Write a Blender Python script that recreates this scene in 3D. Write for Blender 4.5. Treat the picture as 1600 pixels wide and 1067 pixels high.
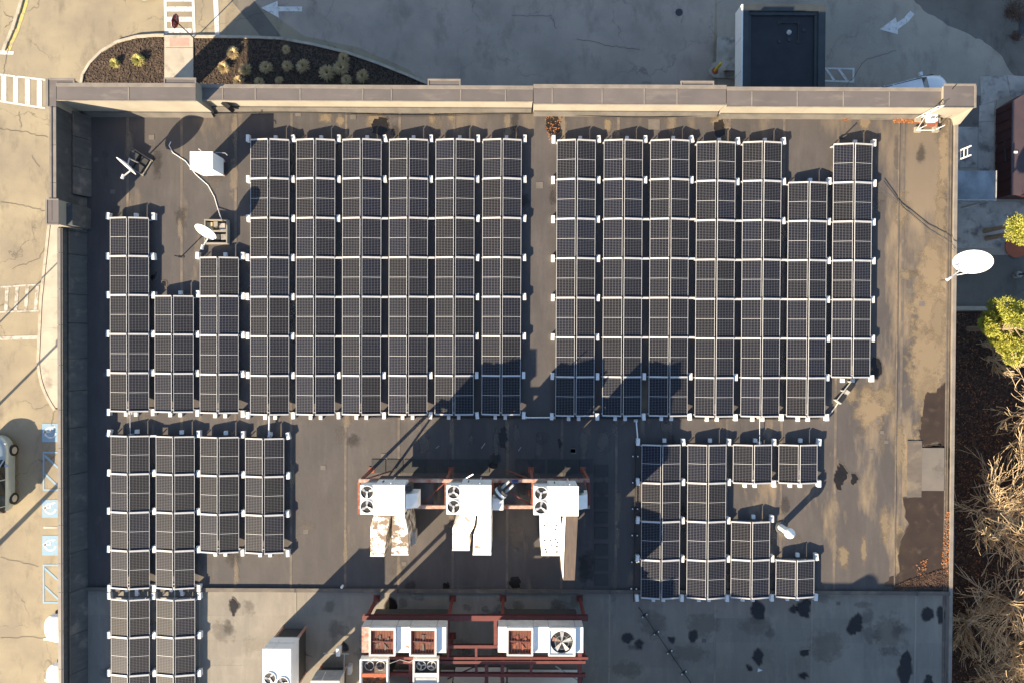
import bpy, bmesh, math, random
from mathutils import Vector, Matrix, Euler, noise
random.seed(7)
for o in list(bpy.data.objects): bpy.data.objects.remove(o)
S = bpy.context.scene
C = S.collection
R = 5.0                       # height of the flat roof above the ground
CAM_Z = 40.0
# ------------------------------------------------------------------ camera
cd = bpy.data.cameras.new('camera'); cam = bpy.data.objects.new('camera', cd); C.objects.link(cam)
cam.location = (0, 0, CAM_Z)
cam.rotation_euler = Euler((math.radians(-0.6), 0, math.radians(0.28)), 'XYZ')
cd.sensor_width = 36; cd.lens = 36*1050/1600; cd.clip_end = 4000
S.camera = cam
CR = cam.rotation_euler.to_matrix()
# ------------------------------------------------------------------ world and sun
SUN_EL, SH = 25.0, Vector((1, 1.0))       # shadows run to the upper right
w = bpy.data.worlds.new('World'); S.world = w; w.use_nodes = True
nt = w.node_tree; nt.nodes.clear()
sky = nt.nodes.new('ShaderNodeTexSky'); sky.sky_type = 'NISHITA'; sky.sun_disc = False
sky.sun_elevation = math.radians(SUN_EL); sky.sun_rotation = math.radians(225)
sky.air_density = 1.0; sky.dust_density = 0.6; sky.ozone_density = 1.5
bg = nt.nodes.new('ShaderNodeBackground'); bg.inputs[1].default_value = 0.082
wo = nt.nodes.new('ShaderNodeOutputWorld')
nt.links.new(sky.outputs[0], bg.inputs[0]); nt.links.new(bg.outputs[0], wo.inputs[0])
sd = bpy.data.lights.new('sun', 'SUN'); sun = bpy.data.objects.new('sun', sd); C.objects.link(sun)
sd.energy = 5.0; sd.angle = math.radians(0.5); sd.color = (1.0, 0.82, 0.58)
el = math.radians(SUN_EL); az = Vector((SH.x, SH.y)).normalized()
ld = Vector((az.x*math.cos(el), az.y*math.cos(el), -math.sin(el)))
sun.rotation_euler = ld.to_track_quat('-Z', 'Y').to_euler()
S.view_settings.view_transform = 'Standard'; S.view_settings.look = 'None'
S.view_settings.exposure = 1.5; S.view_settings.gamma = 1.0; S.view_settings.use_curve_mapping = False

def at(px, py, z=R):
    """point of the place at height z that stands at this spot of the photograph"""
    d = CR @ Vector(((px-800)/1050.0, (533.5-py)/1050.0, -1.0))
    t = (z-CAM_Z)/d.z
    return Vector((d.x*t, d.y*t, z))
# ------------------------------------------------------------------ materials
M = {}
def nodes(name):
    m = bpy.data.materials.new(name); m.use_nodes = True; M[name] = m
    n = m.node_tree; return m, n, n.nodes['Principled BSDF']
def mul(n, a, b):
    x = n.nodes.new('ShaderNodeMath'); x.operation = 'MULTIPLY'
    for i, v in enumerate((a, b)):
        if isinstance(v, (int, float)): x.inputs[i].default_value = v
        else: n.links.new(v, x.inputs[i])
    return x.outputs[0]
def tex(n, scale, detail=5, rough=.55, stretch=(1,1,1), obj=False, off=0):
    g = n.nodes.new('ShaderNodeTexCoord' if obj else 'ShaderNodeNewGeometry')
    mp = n.nodes.new('ShaderNodeMapping'); mp.inputs['Scale'].default_value = stretch
    mp.inputs['Location'].default_value = (off, off*.7, 0)
    n.links.new(g.outputs['Object' if obj else 'Position'], mp.inputs[0])
    t = n.nodes.new('ShaderNodeTexNoise'); t.inputs['Scale'].default_value = scale
    t.inputs['Detail'].default_value = detail; t.inputs['Roughness'].default_value = rough
    n.links.new(mp.outputs[0], t.inputs[0]); return t.outputs[0]
def ramp(n, fac, a, b, ca=(0,0,0,1), cb=(1,1,1,1)):
    r = n.nodes.new('ShaderNodeValToRGB'); r.color_ramp.elements[0].position = a; r.color_ramp.elements[1].position = b
    r.color_ramp.elements[0].color = ca; r.color_ramp.elements[1].color = cb
    n.links.new(fac, r.inputs[0]); return r.outputs[0]
def mix(n, fac, a, b, mode='MIX'):
    m = n.nodes.new('ShaderNodeMix'); m.data_type = 'RGBA'; m.blend_type = mode
    if isinstance(fac, (int, float)): m.inputs[0].default_value = fac
    else: n.links.new(fac, m.inputs[0])
    for i, v in ((6, a), (7, b)):
        if isinstance(v, tuple): m.inputs[i].default_value = (*v[:3], 1)
        else: n.links.new(v, m.inputs[i])
    return m.outputs[2]
def bump(n, p, h, strength=.3, dist=.02):
    b = n.nodes.new('ShaderNodeBump'); b.inputs['Strength'].default_value = strength; b.inputs['Distance'].default_value = dist
    n.links.new(h, b.inputs['Height']); n.links.new(b.outputs[0], p.inputs['Normal'])
def surf(name, a, b=None, scale=3, rough=.8, stretch=(1,1,1), dirt=None, dirt_at=(.55,.7), dscale=1.2, bmp=0, bscale=60, metal=0, obj=False, dstretch=(1,1,1), vary=0):
    m, n, p = nodes(name)
    p.inputs['Roughness'].default_value = rough; p.inputs['Metallic'].default_value = metal
    if b is None: b = tuple(c*.8 for c in a)
    col = mix(n, ramp(n, tex(n, scale, stretch=stretch, obj=obj), .35, .65), a, b)
    if dirt: col = mix(n, ramp(n, tex(n, dscale, 7, .62, dstretch, obj, 13), *dirt_at), col, dirt)
    if vary:
        oi = n.nodes.new('ShaderNodeObjectInfo')
        r = ramp(n, oi.outputs['Random'], 0, 1, (1-vary,)*3+(1,), (1+vary,)*3+(1,))
        col = mix(n, 1.0, col, r, 'MULTIPLY')
    n.links.new(col, p.inputs['Base Color'])
    if bmp: bump(n, p, tex(n, bscale, 4), bmp)
    return m
# asphalt of the car park: pale, worn, with cracks and tyre tracks
def asphalt(name, a, b, crack=.35, dirtc=None):
    m, n, p = nodes(name); p.inputs['Roughness'].default_value = .9
    col = mix(n, ramp(n, tex(n, .35, 6, .6), .38, .66), a, b)
    col = mix(n, ramp(n, tex(n, .8, 8, .7, (1, .45, 1), off=31), .52, .72), col, tuple(c*.72 for c in b))
    fine = ramp(n, tex(n, 26, 3, .7), .3, .7, (.84,.84,.84,1), (1.1,1.1,1.1,1))
    col = mix(n, 1.0, col, fine, 'MULTIPLY')
    g = n.nodes.new('ShaderNodeNewGeometry'); nz = n.nodes.new('ShaderNodeTexNoise'); nz.inputs['Scale'].default_value = .9; nz.inputs['Detail'].default_value = 6
    n.links.new(g.outputs['Position'], nz.inputs[0])
    add = n.nodes.new('ShaderNodeVectorMath'); add.operation = 'MULTIPLY_ADD'
    n.links.new(nz.outputs['Color'], add.inputs[0]); add.inputs[1].default_value = (2.2, 2.2, 0); n.links.new(g.outputs['Position'], add.inputs[2])
    v = n.nodes.new('ShaderNodeTexVoronoi'); v.feature = 'DISTANCE_TO_EDGE'; v.inputs['Scale'].default_value = .17
    n.links.new(add.outputs[0], v.inputs[0])
    ck = ramp(n, v.outputs['Distance'], .0, .006, (1,1,1,1), (0,0,0,1))
    ck = mul(n, mul(n, ck, crack), ramp(n, tex(n, .5, 3, off=5), .4, .6))
    col = mix(n, ck, col, (.03,.028,.025))
    n.links.new(col, p.inputs['Base Color']); bump(n, p, tex(n, 60, 4), .35)
    return m
asphalt('asphalt', (.36,.305,.205), (.265,.225,.165), .6)
asphalt('asphalt_road', (.44,.365,.30), (.33,.28,.235), .45)
asphalt('asphalt_dark', (.19,.17,.145), (.13,.12,.10), .5)
asphalt('asphalt_mid', (.42,.365,.29), (.33,.29,.235), .3)
surf('gutter', (.16,.14,.12), (.11,.10,.09), 2)
surf('concrete', (.50,.45,.36), (.42,.375,.30), 1.2, .85, dirt=(.30,.26,.21), bmp=.2)
surf('concrete_grey', (.50,.46,.40), (.36,.33,.29), 1.0, .85, dirt=(.14,.13,.12), dirt_at=(.5,.68), bmp=.25)
surf('kerb', (.52,.46,.36), (.38,.34,.27), 2, .85, dirt=(.25,.22,.18))
surf('tactile', (.62,.34,.27), (.5,.28,.23), 4)
surf('paint', (.74,.73,.70), (.6,.59,.56), 3, .7, dirt=(.34,.30,.25), dirt_at=(.56,.66), dscale=5)
surf('paint_worn', (.60,.56,.49), (.42,.38,.32), 3, .8, dirt=(.29,.255,.2), dirt_at=(.47,.58), dscale=3)
surf('mat_grey', (.17,.15,.13), (.14,.125,.11), 1, .9, dirt=(.09,.08,.07), dirt_at=(.58,.7))
surf('paint_blue', (.20,.36,.50), (.27,.38,.48), 3, .7, dirt=(.33,.29,.22), dirt_at=(.56,.68), dscale=5)
surf('paint_yellow', (.66,.50,.12), (.52,.42,.18), 3, .8, dirt=(.33,.29,.22), dirt_at=(.5,.62), dscale=4)
surf('mulch', (.05,.036,.026), (.025,.018,.014), 9, .95, dirt=(.15,.10,.065), dirt_at=(.55,.7), dscale=14, bmp=1, bscale=25)
surf('chip', (.10,.068,.045), (.05,.034,.024), 5, .9, vary=.3)
surf('leaf_litter', (.055,.03,.02), (.03,.018,.013), 2.5, .95, dirt=(.05,.03,.018), dscale=8, bmp=1, bscale=18)
surf('dead_leaf', (.42,.16,.05), (.26,.12,.05), 3, .8)
surf('brown_leaf', (.11,.062,.04), (.06,.036,.025), 3, .9)
surf('straw', (.66,.52,.29), (.50,.38,.20), 8, .8)
surf('straw_green', (.62,.57,.20), (.46,.42,.14), 8, .8)
surf('cream_wall', (.31,.28,.225), (.26,.235,.19), .8, .8, dirt=(.24,.20,.15), dirt_at=(.6,.8), dstretch=(1,1,.4))
surf('coping', (.155,.135,.125), (.125,.11,.103), .7, .6, dirt=(.20,.175,.15), dirt_at=(.56,.75), dscale=1.5, dstretch=(.5,2,1), vary=.07)
surf('coping_trim', (.26,.23,.195), (.20,.175,.15), 2, .55)
surf('flashing', (.078,.08,.08), (.055,.058,.06), 1.5, .75, stretch=(1,3,1), dirt=(.15,.135,.12), vary=.1, bmp=.4, bscale=5)
surf('base_flashing', (.12,.108,.092), (.085,.077,.068), 1.6, .8, dirt=(.13,.115,.10), dirt_at=(.5,.7))
surf('alu', (.56,.56,.57), (.5,.5,.5), 4, .4)
surf('white_block', (.82,.82,.80), (.76,.76,.74), 4, .5, vary=.04)
surf('white_metal', (.88,.88,.86), (.82,.82,.80), 1.5, .45, dirt=(.6,.57,.5), dirt_at=(.68,.8), dscale=2)
surf('grey_metal', (.50,.50,.49), (.40,.40,.39), 3, .5, dirt=(.3,.26,.22), dirt_at=(.6,.75), dscale=4)
surf('peeling', (.86,.84,.78), (.8,.77,.7), 2, .6, dirt=(.15,.105,.075), dirt_at=(.44,.54), dscale=2.6)
surf('peeling_light', (.86,.85,.82), (.82,.80,.76), 2, .6, dirt=(.24,.16,.11), dirt_at=(.56,.60), dscale=1.9)
surf('brown_duct', (.14,.10,.075), (.10,.075,.06), 3, .7, stretch=(4,.6,1))
surf('rust', (.30,.085,.045), (.20,.06,.04), 5, .8, dirt=(.40,.22,.14), dirt_at=(.55,.7), dscale=6)
surf('rust_pale', (.46,.36,.31), (.36,.20,.14), 5, .75, dirt=(.33,.09,.05), dirt_at=(.5,.62), dscale=3)
surf('red_beam', (.16,.035,.028), (.12,.03,.026), 3, .65, dirt=(.09,.03,.025), dirt_at=(.5,.7), dscale=4)
surf('rust_grille', (.21,.075,.045), (.13,.05,.032), 3, .8, dirt=(.08,.035,.025), dirt_at=(.5,.7), dscale=3)
surf('crack', (.07,.06,.05), (.12,.10,.08), 3, .9)
surf('black', (.012,.012,.013), (.02,.02,.02), 4, .6)
surf('dark_grey', (.05,.052,.055), (.035,.036,.038), 4, .6)
surf('blade', (.52,.52,.53), (.42,.42,.43), 4, .4)
surf('canopy_roof', (.020,.023,.028), (.013,.015,.019), 1.5, .45, dirt=(.05,.055,.06), dirt_at=(.66,.74), dscale=3)
surf('canopy_edge', (.045,.055,.06), (.035,.042,.048), 2, .5)
surf('dock', (.32,.36,.39), (.20,.23,.25), 1, .5, dirt=(.12,.13,.14), dirt_at=(.5,.75), dscale=.8)
surf('container_red', (.055,.015,.014), (.04,.013,.012), 2, .7, stretch=(1,1,.3), dirt=(.10,.085,.075), dirt_at=(.64,.70), dscale=1.4)
surf('container_top', (.075,.05,.055), (.06,.042,.048), 1.2, .6)
surf('wet_rim', (.11,.09,.072), (.075,.063,.052), 3, .9)
surf('wet', (.022,.018,.015), (.014,.013,.012), 2, .25, dirt=(.05,.04,.03), dirt_at=(.6,.75), dscale=5)
surf('wet_brown', (.050,.034,.022), (.036,.025,.018), 1.2, .4, dirt=(.085,.06,.042), dirt_at=(.55,.75), dscale=2.2)
surf('patch', (.048,.047,.046), (.038,.038,.038), 3, .8)
surf('bark', (.36,.27,.185), (.27,.20,.14), 3, .9)
surf('twig', (.66,.51,.31), (.46,.34,.20), 3, .9)
surf('leaf_green', (.44,.43,.07), (.24,.27,.04), 1.3, .7)
surf('needle', (.20,.22,.04), (.12,.15,.03), 1.3, .8)
surf('car_silver', (.46,.55,.58), (.42,.51,.54), 2, .25, metal=.3)
surf('car_white', (.82,.82,.82), (.78,.78,.78), 2, .3)
surf('car_glass', (.02,.03,.035), (.015,.02,.025), 2, .08)
surf('rubber', (.02,.02,.02), (.03,.03,.03), 4, .8)
surf('sign_red', (.55,.02,.03), (.5,.02,.03), 4, .4)
surf('yellow', (.75,.52,.03), (.65,.45,.03), 4, .5)
surf('orange', (.45,.12,.05), (.35,.10,.05), 4, .8)
surf('blue_wrap', (.02,.05,.20), (.02,.04,.15), 4, .5)
surf('green_rope', (.10,.26,.20), None, 4, .6)
surf('brick', (.30,.20,.16), (.24,.16,.13), 4, .8)
# roof membrane: grey-brown sheets with streaks; pale silt where water has dried, most of it along the eastern side
def membrane(name, a, b, silt, silt_amt, east=True):
    m, n, p = nodes(name); p.inputs['Roughness'].default_value = .82
    col = mix(n, ramp(n, tex(n, .6, 6, .6, (1.3, .6, 1)), .35, .68), a, b)
    col = mix(n, mul(n, ramp(n, tex(n, 1.0, 8, .7, (2.4, .35, 1), off=50), .5, .75), .45), col, tuple(c*1.45 for c in a))
    oi = n.nodes.new('ShaderNodeObjectInfo')
    col = mix(n, 1.0, col, ramp(n, oi.outputs['Random'], 0, 1, (.90,.90,.91,1), (1.08,1.07,1.06,1)), 'MULTIPLY')
    col = mix(n, 1.0, col, ramp(n, tex(n, 34, 3, .7), .3, .7, (.88,.88,.88,1), (1.1,1.1,1.1,1)), 'MULTIPLY')
    col = mix(n, mul(n, ramp(n, tex(n, 3.2, 6, .75, off=80), .68, .74), .5), col, tuple(c*2.0 for c in a))
    g = n.nodes.new('ShaderNodeNewGeometry'); sp = n.nodes.new('ShaderNodeSeparateXYZ'); n.links.new(g.outputs['Position'], sp.inputs[0])
    if east:
        mr = n.nodes.new('ShaderNodeMapRange'); mr.inputs['From Min'].default_value = 13.5; mr.inputs['From Max'].default_value = 23.2
        mr.inputs['To Min'].default_value = -.06; mr.inputs['To Max'].default_value = .21
        n.links.new(sp.outputs[0], mr.inputs[0])
        mr2 = n.nodes.new('ShaderNodeMapRange'); mr2.inputs['From Min'].default_value = 9.6; mr2.inputs['From Max'].default_value = 11.6
        mr2.inputs['To Min'].default_value = 0; mr2.inputs['To Max'].default_value = .08
        n.links.new(sp.outputs[1], mr2.inputs[0])
        mx = n.nodes.new('ShaderNodeMath'); mx.operation = 'MAXIMUM'; n.links.new(mr.outputs[0], mx.inputs[0]); n.links.new(mr2.outputs[0], mx.inputs[1])
        ad = n.nodes.new('ShaderNodeMath'); ad.operation = 'ADD'
        n.links.new(tex(n, .33, 7, .62, (1.6, .42, 1), off=4), ad.inputs[0]); n.links.new(mx.outputs[0], ad.inputs[1])
        mr3 = n.nodes.new('ShaderNodeMapRange'); mr3.inputs['From Min'].default_value = 9.5; mr3.inputs['From Max'].default_value = 4.0
        mr3.inputs['To Min'].default_value = .5; mr3.inputs['To Max'].default_value = 1; n.links.new(sp.outputs[1], mr3.inputs[0])
        f = mul(n, mul(n, ramp(n, ad.outputs[0], .60, .74), silt_amt), mr3.outputs[0])
    else:
        f = mul(n, ramp(n, tex(n, .8, 7, .62, off=4), .56, .70), silt_amt)
    col = mix(n, f, col, silt)
    n.links.new(col, p.inputs['Base Color']); bump(n, p, tex(n, 3, 6), .25, .03)
membrane('membrane', (.088,.078,.074), (.064,.058,.056), (.27,.205,.13), .9)
membrane('membrane_south', (.245,.22,.18), (.19,.172,.145), (.29,.26,.21), .55, False)
surf('seam', (.135,.112,.092), (.105,.09,.077), 1.2, .8, stretch=(1,3,1), dirt=(.19,.155,.115), dirt_at=(.5,.65))
surf('seam_south', (.30,.27,.22), (.24,.215,.18), 1.2, .8)
surf('silt', (.27,.205,.13), (.22,.17,.11), 2, .9)
surf('scuff', (.15,.13,.115), (.11,.10,.09), 2, .85)
# photovoltaic glass: 6 x 24 half cells between pale ribbons, seen through UV
def pv():
    m, n, p = nodes('pv_cells')
    uv = n.nodes.new('ShaderNodeUVMap'); sp = n.nodes.new('ShaderNodeSeparateXYZ'); n.links.new(uv.outputs[0], sp.inputs[0])
    def line(src, cnt, wd):
        a = mul(n, src, cnt); f = n.nodes.new('ShaderNodeMath'); f.operation = 'PINGPONG'; n.links.new(a, f.inputs[0]); f.inputs[1].default_value = .5
        l = n.nodes.new('ShaderNodeMath'); l.operation = 'LESS_THAN'; n.links.new(f.outputs[0], l.inputs[0]); l.inputs[1].default_value = wd; return l.outputs[0]
    a, b = line(sp.outputs[0], 6, .040), line(sp.outputs[1], 24, .075)
    mx = n.nodes.new('ShaderNodeMath'); mx.operation = 'MAXIMUM'; n.links.new(a, mx.inputs[0]); n.links.new(b, mx.inputs[1])
    oi = n.nodes.new('ShaderNodeObjectInfo')
    cell = mix(n, oi.outputs['Random'], (.001,.004,.016), (.006,.0055,.006))
    dust = mul(n, ramp(n, tex(n, .9, 6, .65, (1.6,.7,1), off=9), .40, .72), .6)
    cell = mix(n, dust, cell, (.007,.007,.008))
    spk = ramp(n, tex(n, 9, 2, .5, off=3), .80, .83)
    cell = mix(n, mul(n, spk, .5), cell, (.10,.10,.09))
    n.links.new(mix(n, mx.outputs[0], cell, (.125,.125,.135)), p.inputs['Base Color'])
    p.inputs['Roughness'].default_value = .5; p.inputs['Specular IOR Level'].default_value = .2
pv()

# ------------------------------------------------------------------ mesh helpers (world coordinates)
class MB:
    def __init__(s): s.v, s.f = [], []
    def poly(s, pts):
        b = len(s.v); s.v += [tuple(p) for p in pts]; s.f.append(tuple(range(b, b+len(pts)))); return s
    def hull8(s, bot, top):
        b = len(s.v); n = len(bot); s.v += [tuple(p) for p in bot] + [tuple(p) for p in top]
        s.f.append(tuple(range(b+n-1, b-1, -1))); s.f.append(tuple(range(b+n, b+2*n)))
        for i in range(n):
            j = (i+1) % n; s.f.append((b+i, b+j, b+n+j, b+n+i))
        return s
    def box(s, x0, x1, y0, y1, z0, z1):
        x0, x1 = sorted((x0, x1)); y0, y1 = sorted((y0, y1))
        q = [(x0,y0),(x1,y0),(x1,y1),(x0,y1)]
        return s.hull8([(a,b,z0) for a,b in q], [(a,b,z1) for a,b in q])
    def prism(s, pts, z0, z1):
        pts = [(p[0], p[1]) for p in pts]
        ar = sum(pts[i][0]*pts[(i+1)%len(pts)][1]-pts[(i+1)%len(pts)][0]*pts[i][1] for i in range(len(pts)))
        if ar < 0: pts = pts[::-1]
        return s.hull8([(a,b,z0) for a,b in pts], [(a,b,z1) for a,b in pts])
    def obox(s, c, sx, sy, z0, z1, rot=0):
        ca, sa = math.cos(rot), math.sin(rot)
        q = [(c[0]+ca*a-sa*b, c[1]+sa*a+ca*b) for a, b in ((-sx/2,-sy/2),(sx/2,-sy/2),(sx/2,sy/2),(-sx/2,sy/2))]
        return s.hull8([(a,b,z0) for a,b in q], [(a,b,z1) for a,b in q])
    def tube(s, p0, p1, r0, r1=None, n=8):
        r1 = r0 if r1 is None else r1
        p0, p1 = Vector(p0), Vector(p1); d = (p1-p0)
        if d.length < 1e-6: return s
        d.normalize(); u = d.orthogonal().normalized(); v = d.cross(u)
        ring = lambda p, r: [tuple(p+(u*math.cos(2*math.pi*i/n)+v*math.sin(2*math.pi*i/n))*r) for i in range(n)]
        return s.hull8(ring(p0, r0), ring(p1, r1))
    def path(s, pts, r, n=6):
        for a, b in zip(pts, pts[1:]): s.tube(a, b, r, r, n)
        return s
    def bar(s, p0, p1, wd, h):
        """rectangular bar from p0 to p1"""
        p0, p1 = Vector(p0), Vector(p1); d = (p1-p0).normalized()
        side = d.cross(Vector((0,0,1)))
        if side.length < 1e-3: side = Vector((1,0,0))
        side.normalize(); up = side.cross(d)
        q = lambda p: [tuple(p+side*a*wd/2+up*b*h/2) for a, b in ((-1,-1),(1,-1),(1,1),(-1,1))]
        return s.hull8(q(p0), q(p1))
    def ibeam(s, p0, p1, wd, h):
        p0, p1 = Vector(p0), Vector(p1); t = .018
        up = Vector((0,0,1))
        s.bar(p0+up*(h/2-t/2), p1+up*(h/2-t/2), wd, t); s.bar(p0-up*(h/2-t/2), p1-up*(h/2-t/2), wd, t); s.bar(p0, p1, t, h-2*t)
        return s
def ribbon(pts, wd):
    """flat ribbon polygons along points"""
    L, Rr = [], []
    for i, p in enumerate(pts):
        a = pts[max(0, i-1)]; b = pts[min(len(pts)-1, i+1)]
        d = Vector((b[0]-a[0], b[1]-a[1])).normalized(); nrm = Vector((-d.y, d.x))*wd/2
        L.append((p[0]+nrm.x, p[1]+nrm.y)); Rr.append((p[0]-nrm.x, p[1]-nrm.y))
    return L, Rr
def wpos(o):
    p = Vector((0,0,0))
    while o: p = p+o.location; o = o.parent
    return p
def obj(name, mb, mat, parent=None, label=None, cat=None, group=None, kind=None, smooth=False, bevel=0):
    vs = [Vector(v) for v in mb.v]
    lo = Vector((min(v.x for v in vs), min(v.y for v in vs), min(v.z for v in vs))); hi = Vector((max(v.x for v in vs), max(v.y for v in vs), max(v.z for v in vs)))
    org = Vector(((lo.x+hi.x)/2, (lo.y+hi.y)/2, lo.z))
    me = bpy.data.meshes.new(name); me.from_pydata([tuple(v-org) for v in vs], [], mb.f)
    if isinstance(mat, str): mat = M[mat]
    me.materials.append(mat)
    if smooth:
        for p in me.polygons: p.use_smooth = True
    o = bpy.data.objects.new(name, me); C.objects.link(o)
    if parent: o.parent = parent; o.location = org-wpos(parent)
    else: o.location = org
    tag(o, label, cat, group, kind)
    if bevel:
        b = o.modifiers.new('bevel', 'BEVEL'); b.width = bevel; b.segments = 2; b.limit_method = 'ANGLE'
    return o
def tag(o, label=None, cat=None, group=None, kind=None):
    if label: o['label'] = label
    if cat: o['category'] = cat
    if group: o['group'] = group
    if kind: o['kind'] = kind
    return o
def empty(name, loc, label=None, cat=None, group=None):
    o = bpy.data.objects.new(name, None); C.objects.link(o); o.location = loc; o.empty_display_size = .3
    return tag(o, label, cat, group)
def inst(src, parent, loc, rot=(0,0,0), name=None, sc=None):
    c = src.copy(); C.objects.link(c); c.parent = parent; c.location = loc; c.rotation_euler = rot
    if name: c.name = name
    if sc: c.scale = sc
    for k in list(c.keys()): del c[k]
    return c
def G(*pts, z=0): return [at(a, b, z) for a, b in pts]
def stain(px, py, rx, ry, col, seed, amt=.8, name='silt_patch', zz=.0125, rot=0):
    key = 'stain_'+'_'.join(str(c) for c in col)+str(amt)
    if key not in M:
        m, n, p = nodes(key); p.inputs['Base Color'].default_value = (*col, 1); p.inputs['Roughness'].default_value = .9
        g = n.nodes.new('ShaderNodeTexCoord'); sb = n.nodes.new('ShaderNodeVectorMath'); sb.operation = 'SUBTRACT'; sb.inputs[1].default_value = (.5,.5,.5)
        n.links.new(g.outputs['Generated'], sb.inputs[0]); fl = n.nodes.new('ShaderNodeVectorMath'); fl.operation = 'MULTIPLY'; fl.inputs[1].default_value = (1,1,0)
        n.links.new(sb.outputs[0], fl.inputs[0]); ln = n.nodes.new('ShaderNodeVectorMath'); ln.operation = 'LENGTH'; n.links.new(fl.outputs[0], ln.inputs[0])
        ns = n.nodes.new('ShaderNodeMath'); ns.operation = 'MULTIPLY_ADD'; n.links.new(tex(n, 2.2, 7, .65), ns.inputs[0]); ns.inputs[1].default_value = .75; n.links.new(ln.outputs['Value'], ns.inputs[2])
        n.links.new(mul(n, ramp(n, ns.outputs[0], .54, .72, (1,1,1,1), (0,0,0,1)), amt), p.inputs['Alpha'])
    a, b = at(px-rx*1.3, py-ry*1.3), at(px+rx*1.3, py+ry*1.3)
    z = R+zz+.0002*(seed % 9)
    return obj(name, MB().poly([(a.x,b.y,z),(b.x,b.y,z),(b.x,a.y,z),(a.x,a.y,z)]), key, kind='structure')
def wob(px, amp=2.0, n=40, seed=0, z=R):
    """closed wobbly outline through photo points"""
    P = [Vector(at(a, b, z)[:2]) for a, b in px]; out = []
    m = len(P); k = max(2, n//m)
    for i in range(m):
        p0, p1, p2, p3 = P[(i-1)%m], P[i], P[(i+1)%m], P[(i+2)%m]
        for j in range(k):
            t = j/k
            q = .5*((2*p1)+(p2-p0)*t+(2*p0-5*p1+4*p2-p3)*t*t+(3*p1-p0-3*p2+p3)*t**3)
            w_ = noise.noise(Vector((q.x*2.3+seed, q.y*2.3, seed)))*amp/30
            w2 = noise.noise(Vector((q.x*7+seed, q.y*7, seed)))*amp/32
            out.append((q.x+w_+w2, q.y+w_-w2))
    return out

# ================================================================== GROUND
obj('ground', MB().box(-400, 400, -400, 400, -.3, 0), 'asphalt', kind='structure')
GZ = .004
def sheet(name, px, mat, z=GZ, t=.003, kind='structure', **k):
    return obj(name, MB().prism(G(*px), z-t, z), mat, kind=kind, **k)
sheet('road', [(306,-60),(475,57),(560,75),(640,110),(720,190),(1110,190),(1120,-60)], 'asphalt_road')
sheet('road_patch', [(316,-55),(360,0),(403,52),(409,60),(439,57),(396,0),(352,-55)], 'asphalt_dark', .008)
sheet('drive_lane', [(1119,-60),(1122,190),(1700,190),(1560,70),(1500,45),(1440,15),(1400,-60)], 'asphalt_mid')
obj('road_verge', MB().prism(wob([(1400,-60),(1432,4),(1480,38),(1530,62),(1560,82),(1600,130),(1700,130),(1700,-60)], 3, 60, 3, 0), .001, .0045), 'asphalt_dark', kind='structure')
sheet('east_yard', [(1440,120),(1700,120),(1700,486),(1440,486)], 'asphalt_mid', .010, .003)
sheet('yard_patch', [(1440,398),(1700,400),(1700,480),(1440,480)], 'asphalt_dark', .014)
sheet('yard_strip', [(1440,150),(1532,150),(1532,200),(1440,200)], 'asphalt_dark', .014)
for i, q in enumerate([[(1531,121),(1572,118),(1578,150),(1533,165)], [(1573,118),(1700,128),(1700,160),(1579,150)], [(1530,166),(1553,160),(1553,190),(1529,191)], [(1529,192),(1553,191),(1551,300),(1527,300)], [(1440,199),(1527,199),(1527,262),(1440,262)]]):
    obj('concrete_slab', MB().prism(G(*q), .0, .03), 'concrete_grey', kind='structure')
sheet('leafy_ground', [(1440,487),(1800,487),(1800,1300),(1440,1300)], 'leaf_litter', .02, .015)
obj('retaining_kerb', MB().prism(G((1480,479),(1572,479),(1572,485),(1480,485)), 0, .18), 'concrete', label='pale straight kerb between the dark yard and the leaf covered slope', cat='kerb')
# pavement on the west side with a rounded end, laid in slabs
walk = [(83,350,62), (92,350,0)]
cuts = [350, 408, 465, 512, 560, 600, 636]
def wx(y):  # outer edge of the pavement
    if y < 470: return 79-(y-350)*(79-66)/120
    if y < 560: return 66-(y-470)*4/90
    return 62+((y-560)/80.0)**2.2*26
for a, b in zip(cuts, cuts[1:]):
    n_ = 5; ys = [a+(b-a)*i/n_ for i in range(n_+1)]
    pts = [(wx(y)+3, y+.4) for y in ys] + [(135, b-.4), (135, a+.4)]
    obj('pavement', MB().prism(G(*pts), 0, .13), 'concrete', kind='structure')
L, Rr = ribbon([at(wx(y), y, 0)[:2] for y in range(350, 641, 10)], .16)
obj('kerb', MB().prism(L+Rr[::-1], 0, .15), 'kerb', kind='structure')
# planting bed
kx = [(128,135),(131,118),(142,100),(160,82),(185,67),(215,59),(245,57),(258,57)]
kx2 = [(304,59),(340,59),(400,60),(440,62),(490,71),(540,83),(590,100),(640,120),(668,132),(700,150)]
bedl = kx+[(258,190),(128,190)]; bedr = kx2+[(700,190),(304,190)]
for bp in (bedl, bedr):
    obj('mulch_bed', MB().prism(G(*bp), 0, .07), 'mulch', kind='structure')
for kk in (kx, kx2):
    for a, b in zip(kk, kk[1:]):
        L, Rr = ribbon([at(*a, 0)[:2], at(*b, 0)[:2]], .15)
        obj('kerb', MB().prism(L+Rr[::-1], 0, .155), 'kerb', kind='structure')
for y0, y1 in ((57,76),(77,128),(129,190)):
    obj('walkway', MB().prism(G((258.6,y0),(303.4,y0),(303.4,y1),(258.6,y1)), 0, .14), 'concrete', kind='structure')
obj('tactile_pad', MB().prism(G((267,62),(297,62),(297,75),(267,75)), .14, .146), 'tactile', kind='structure')
mb = MB()
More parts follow.
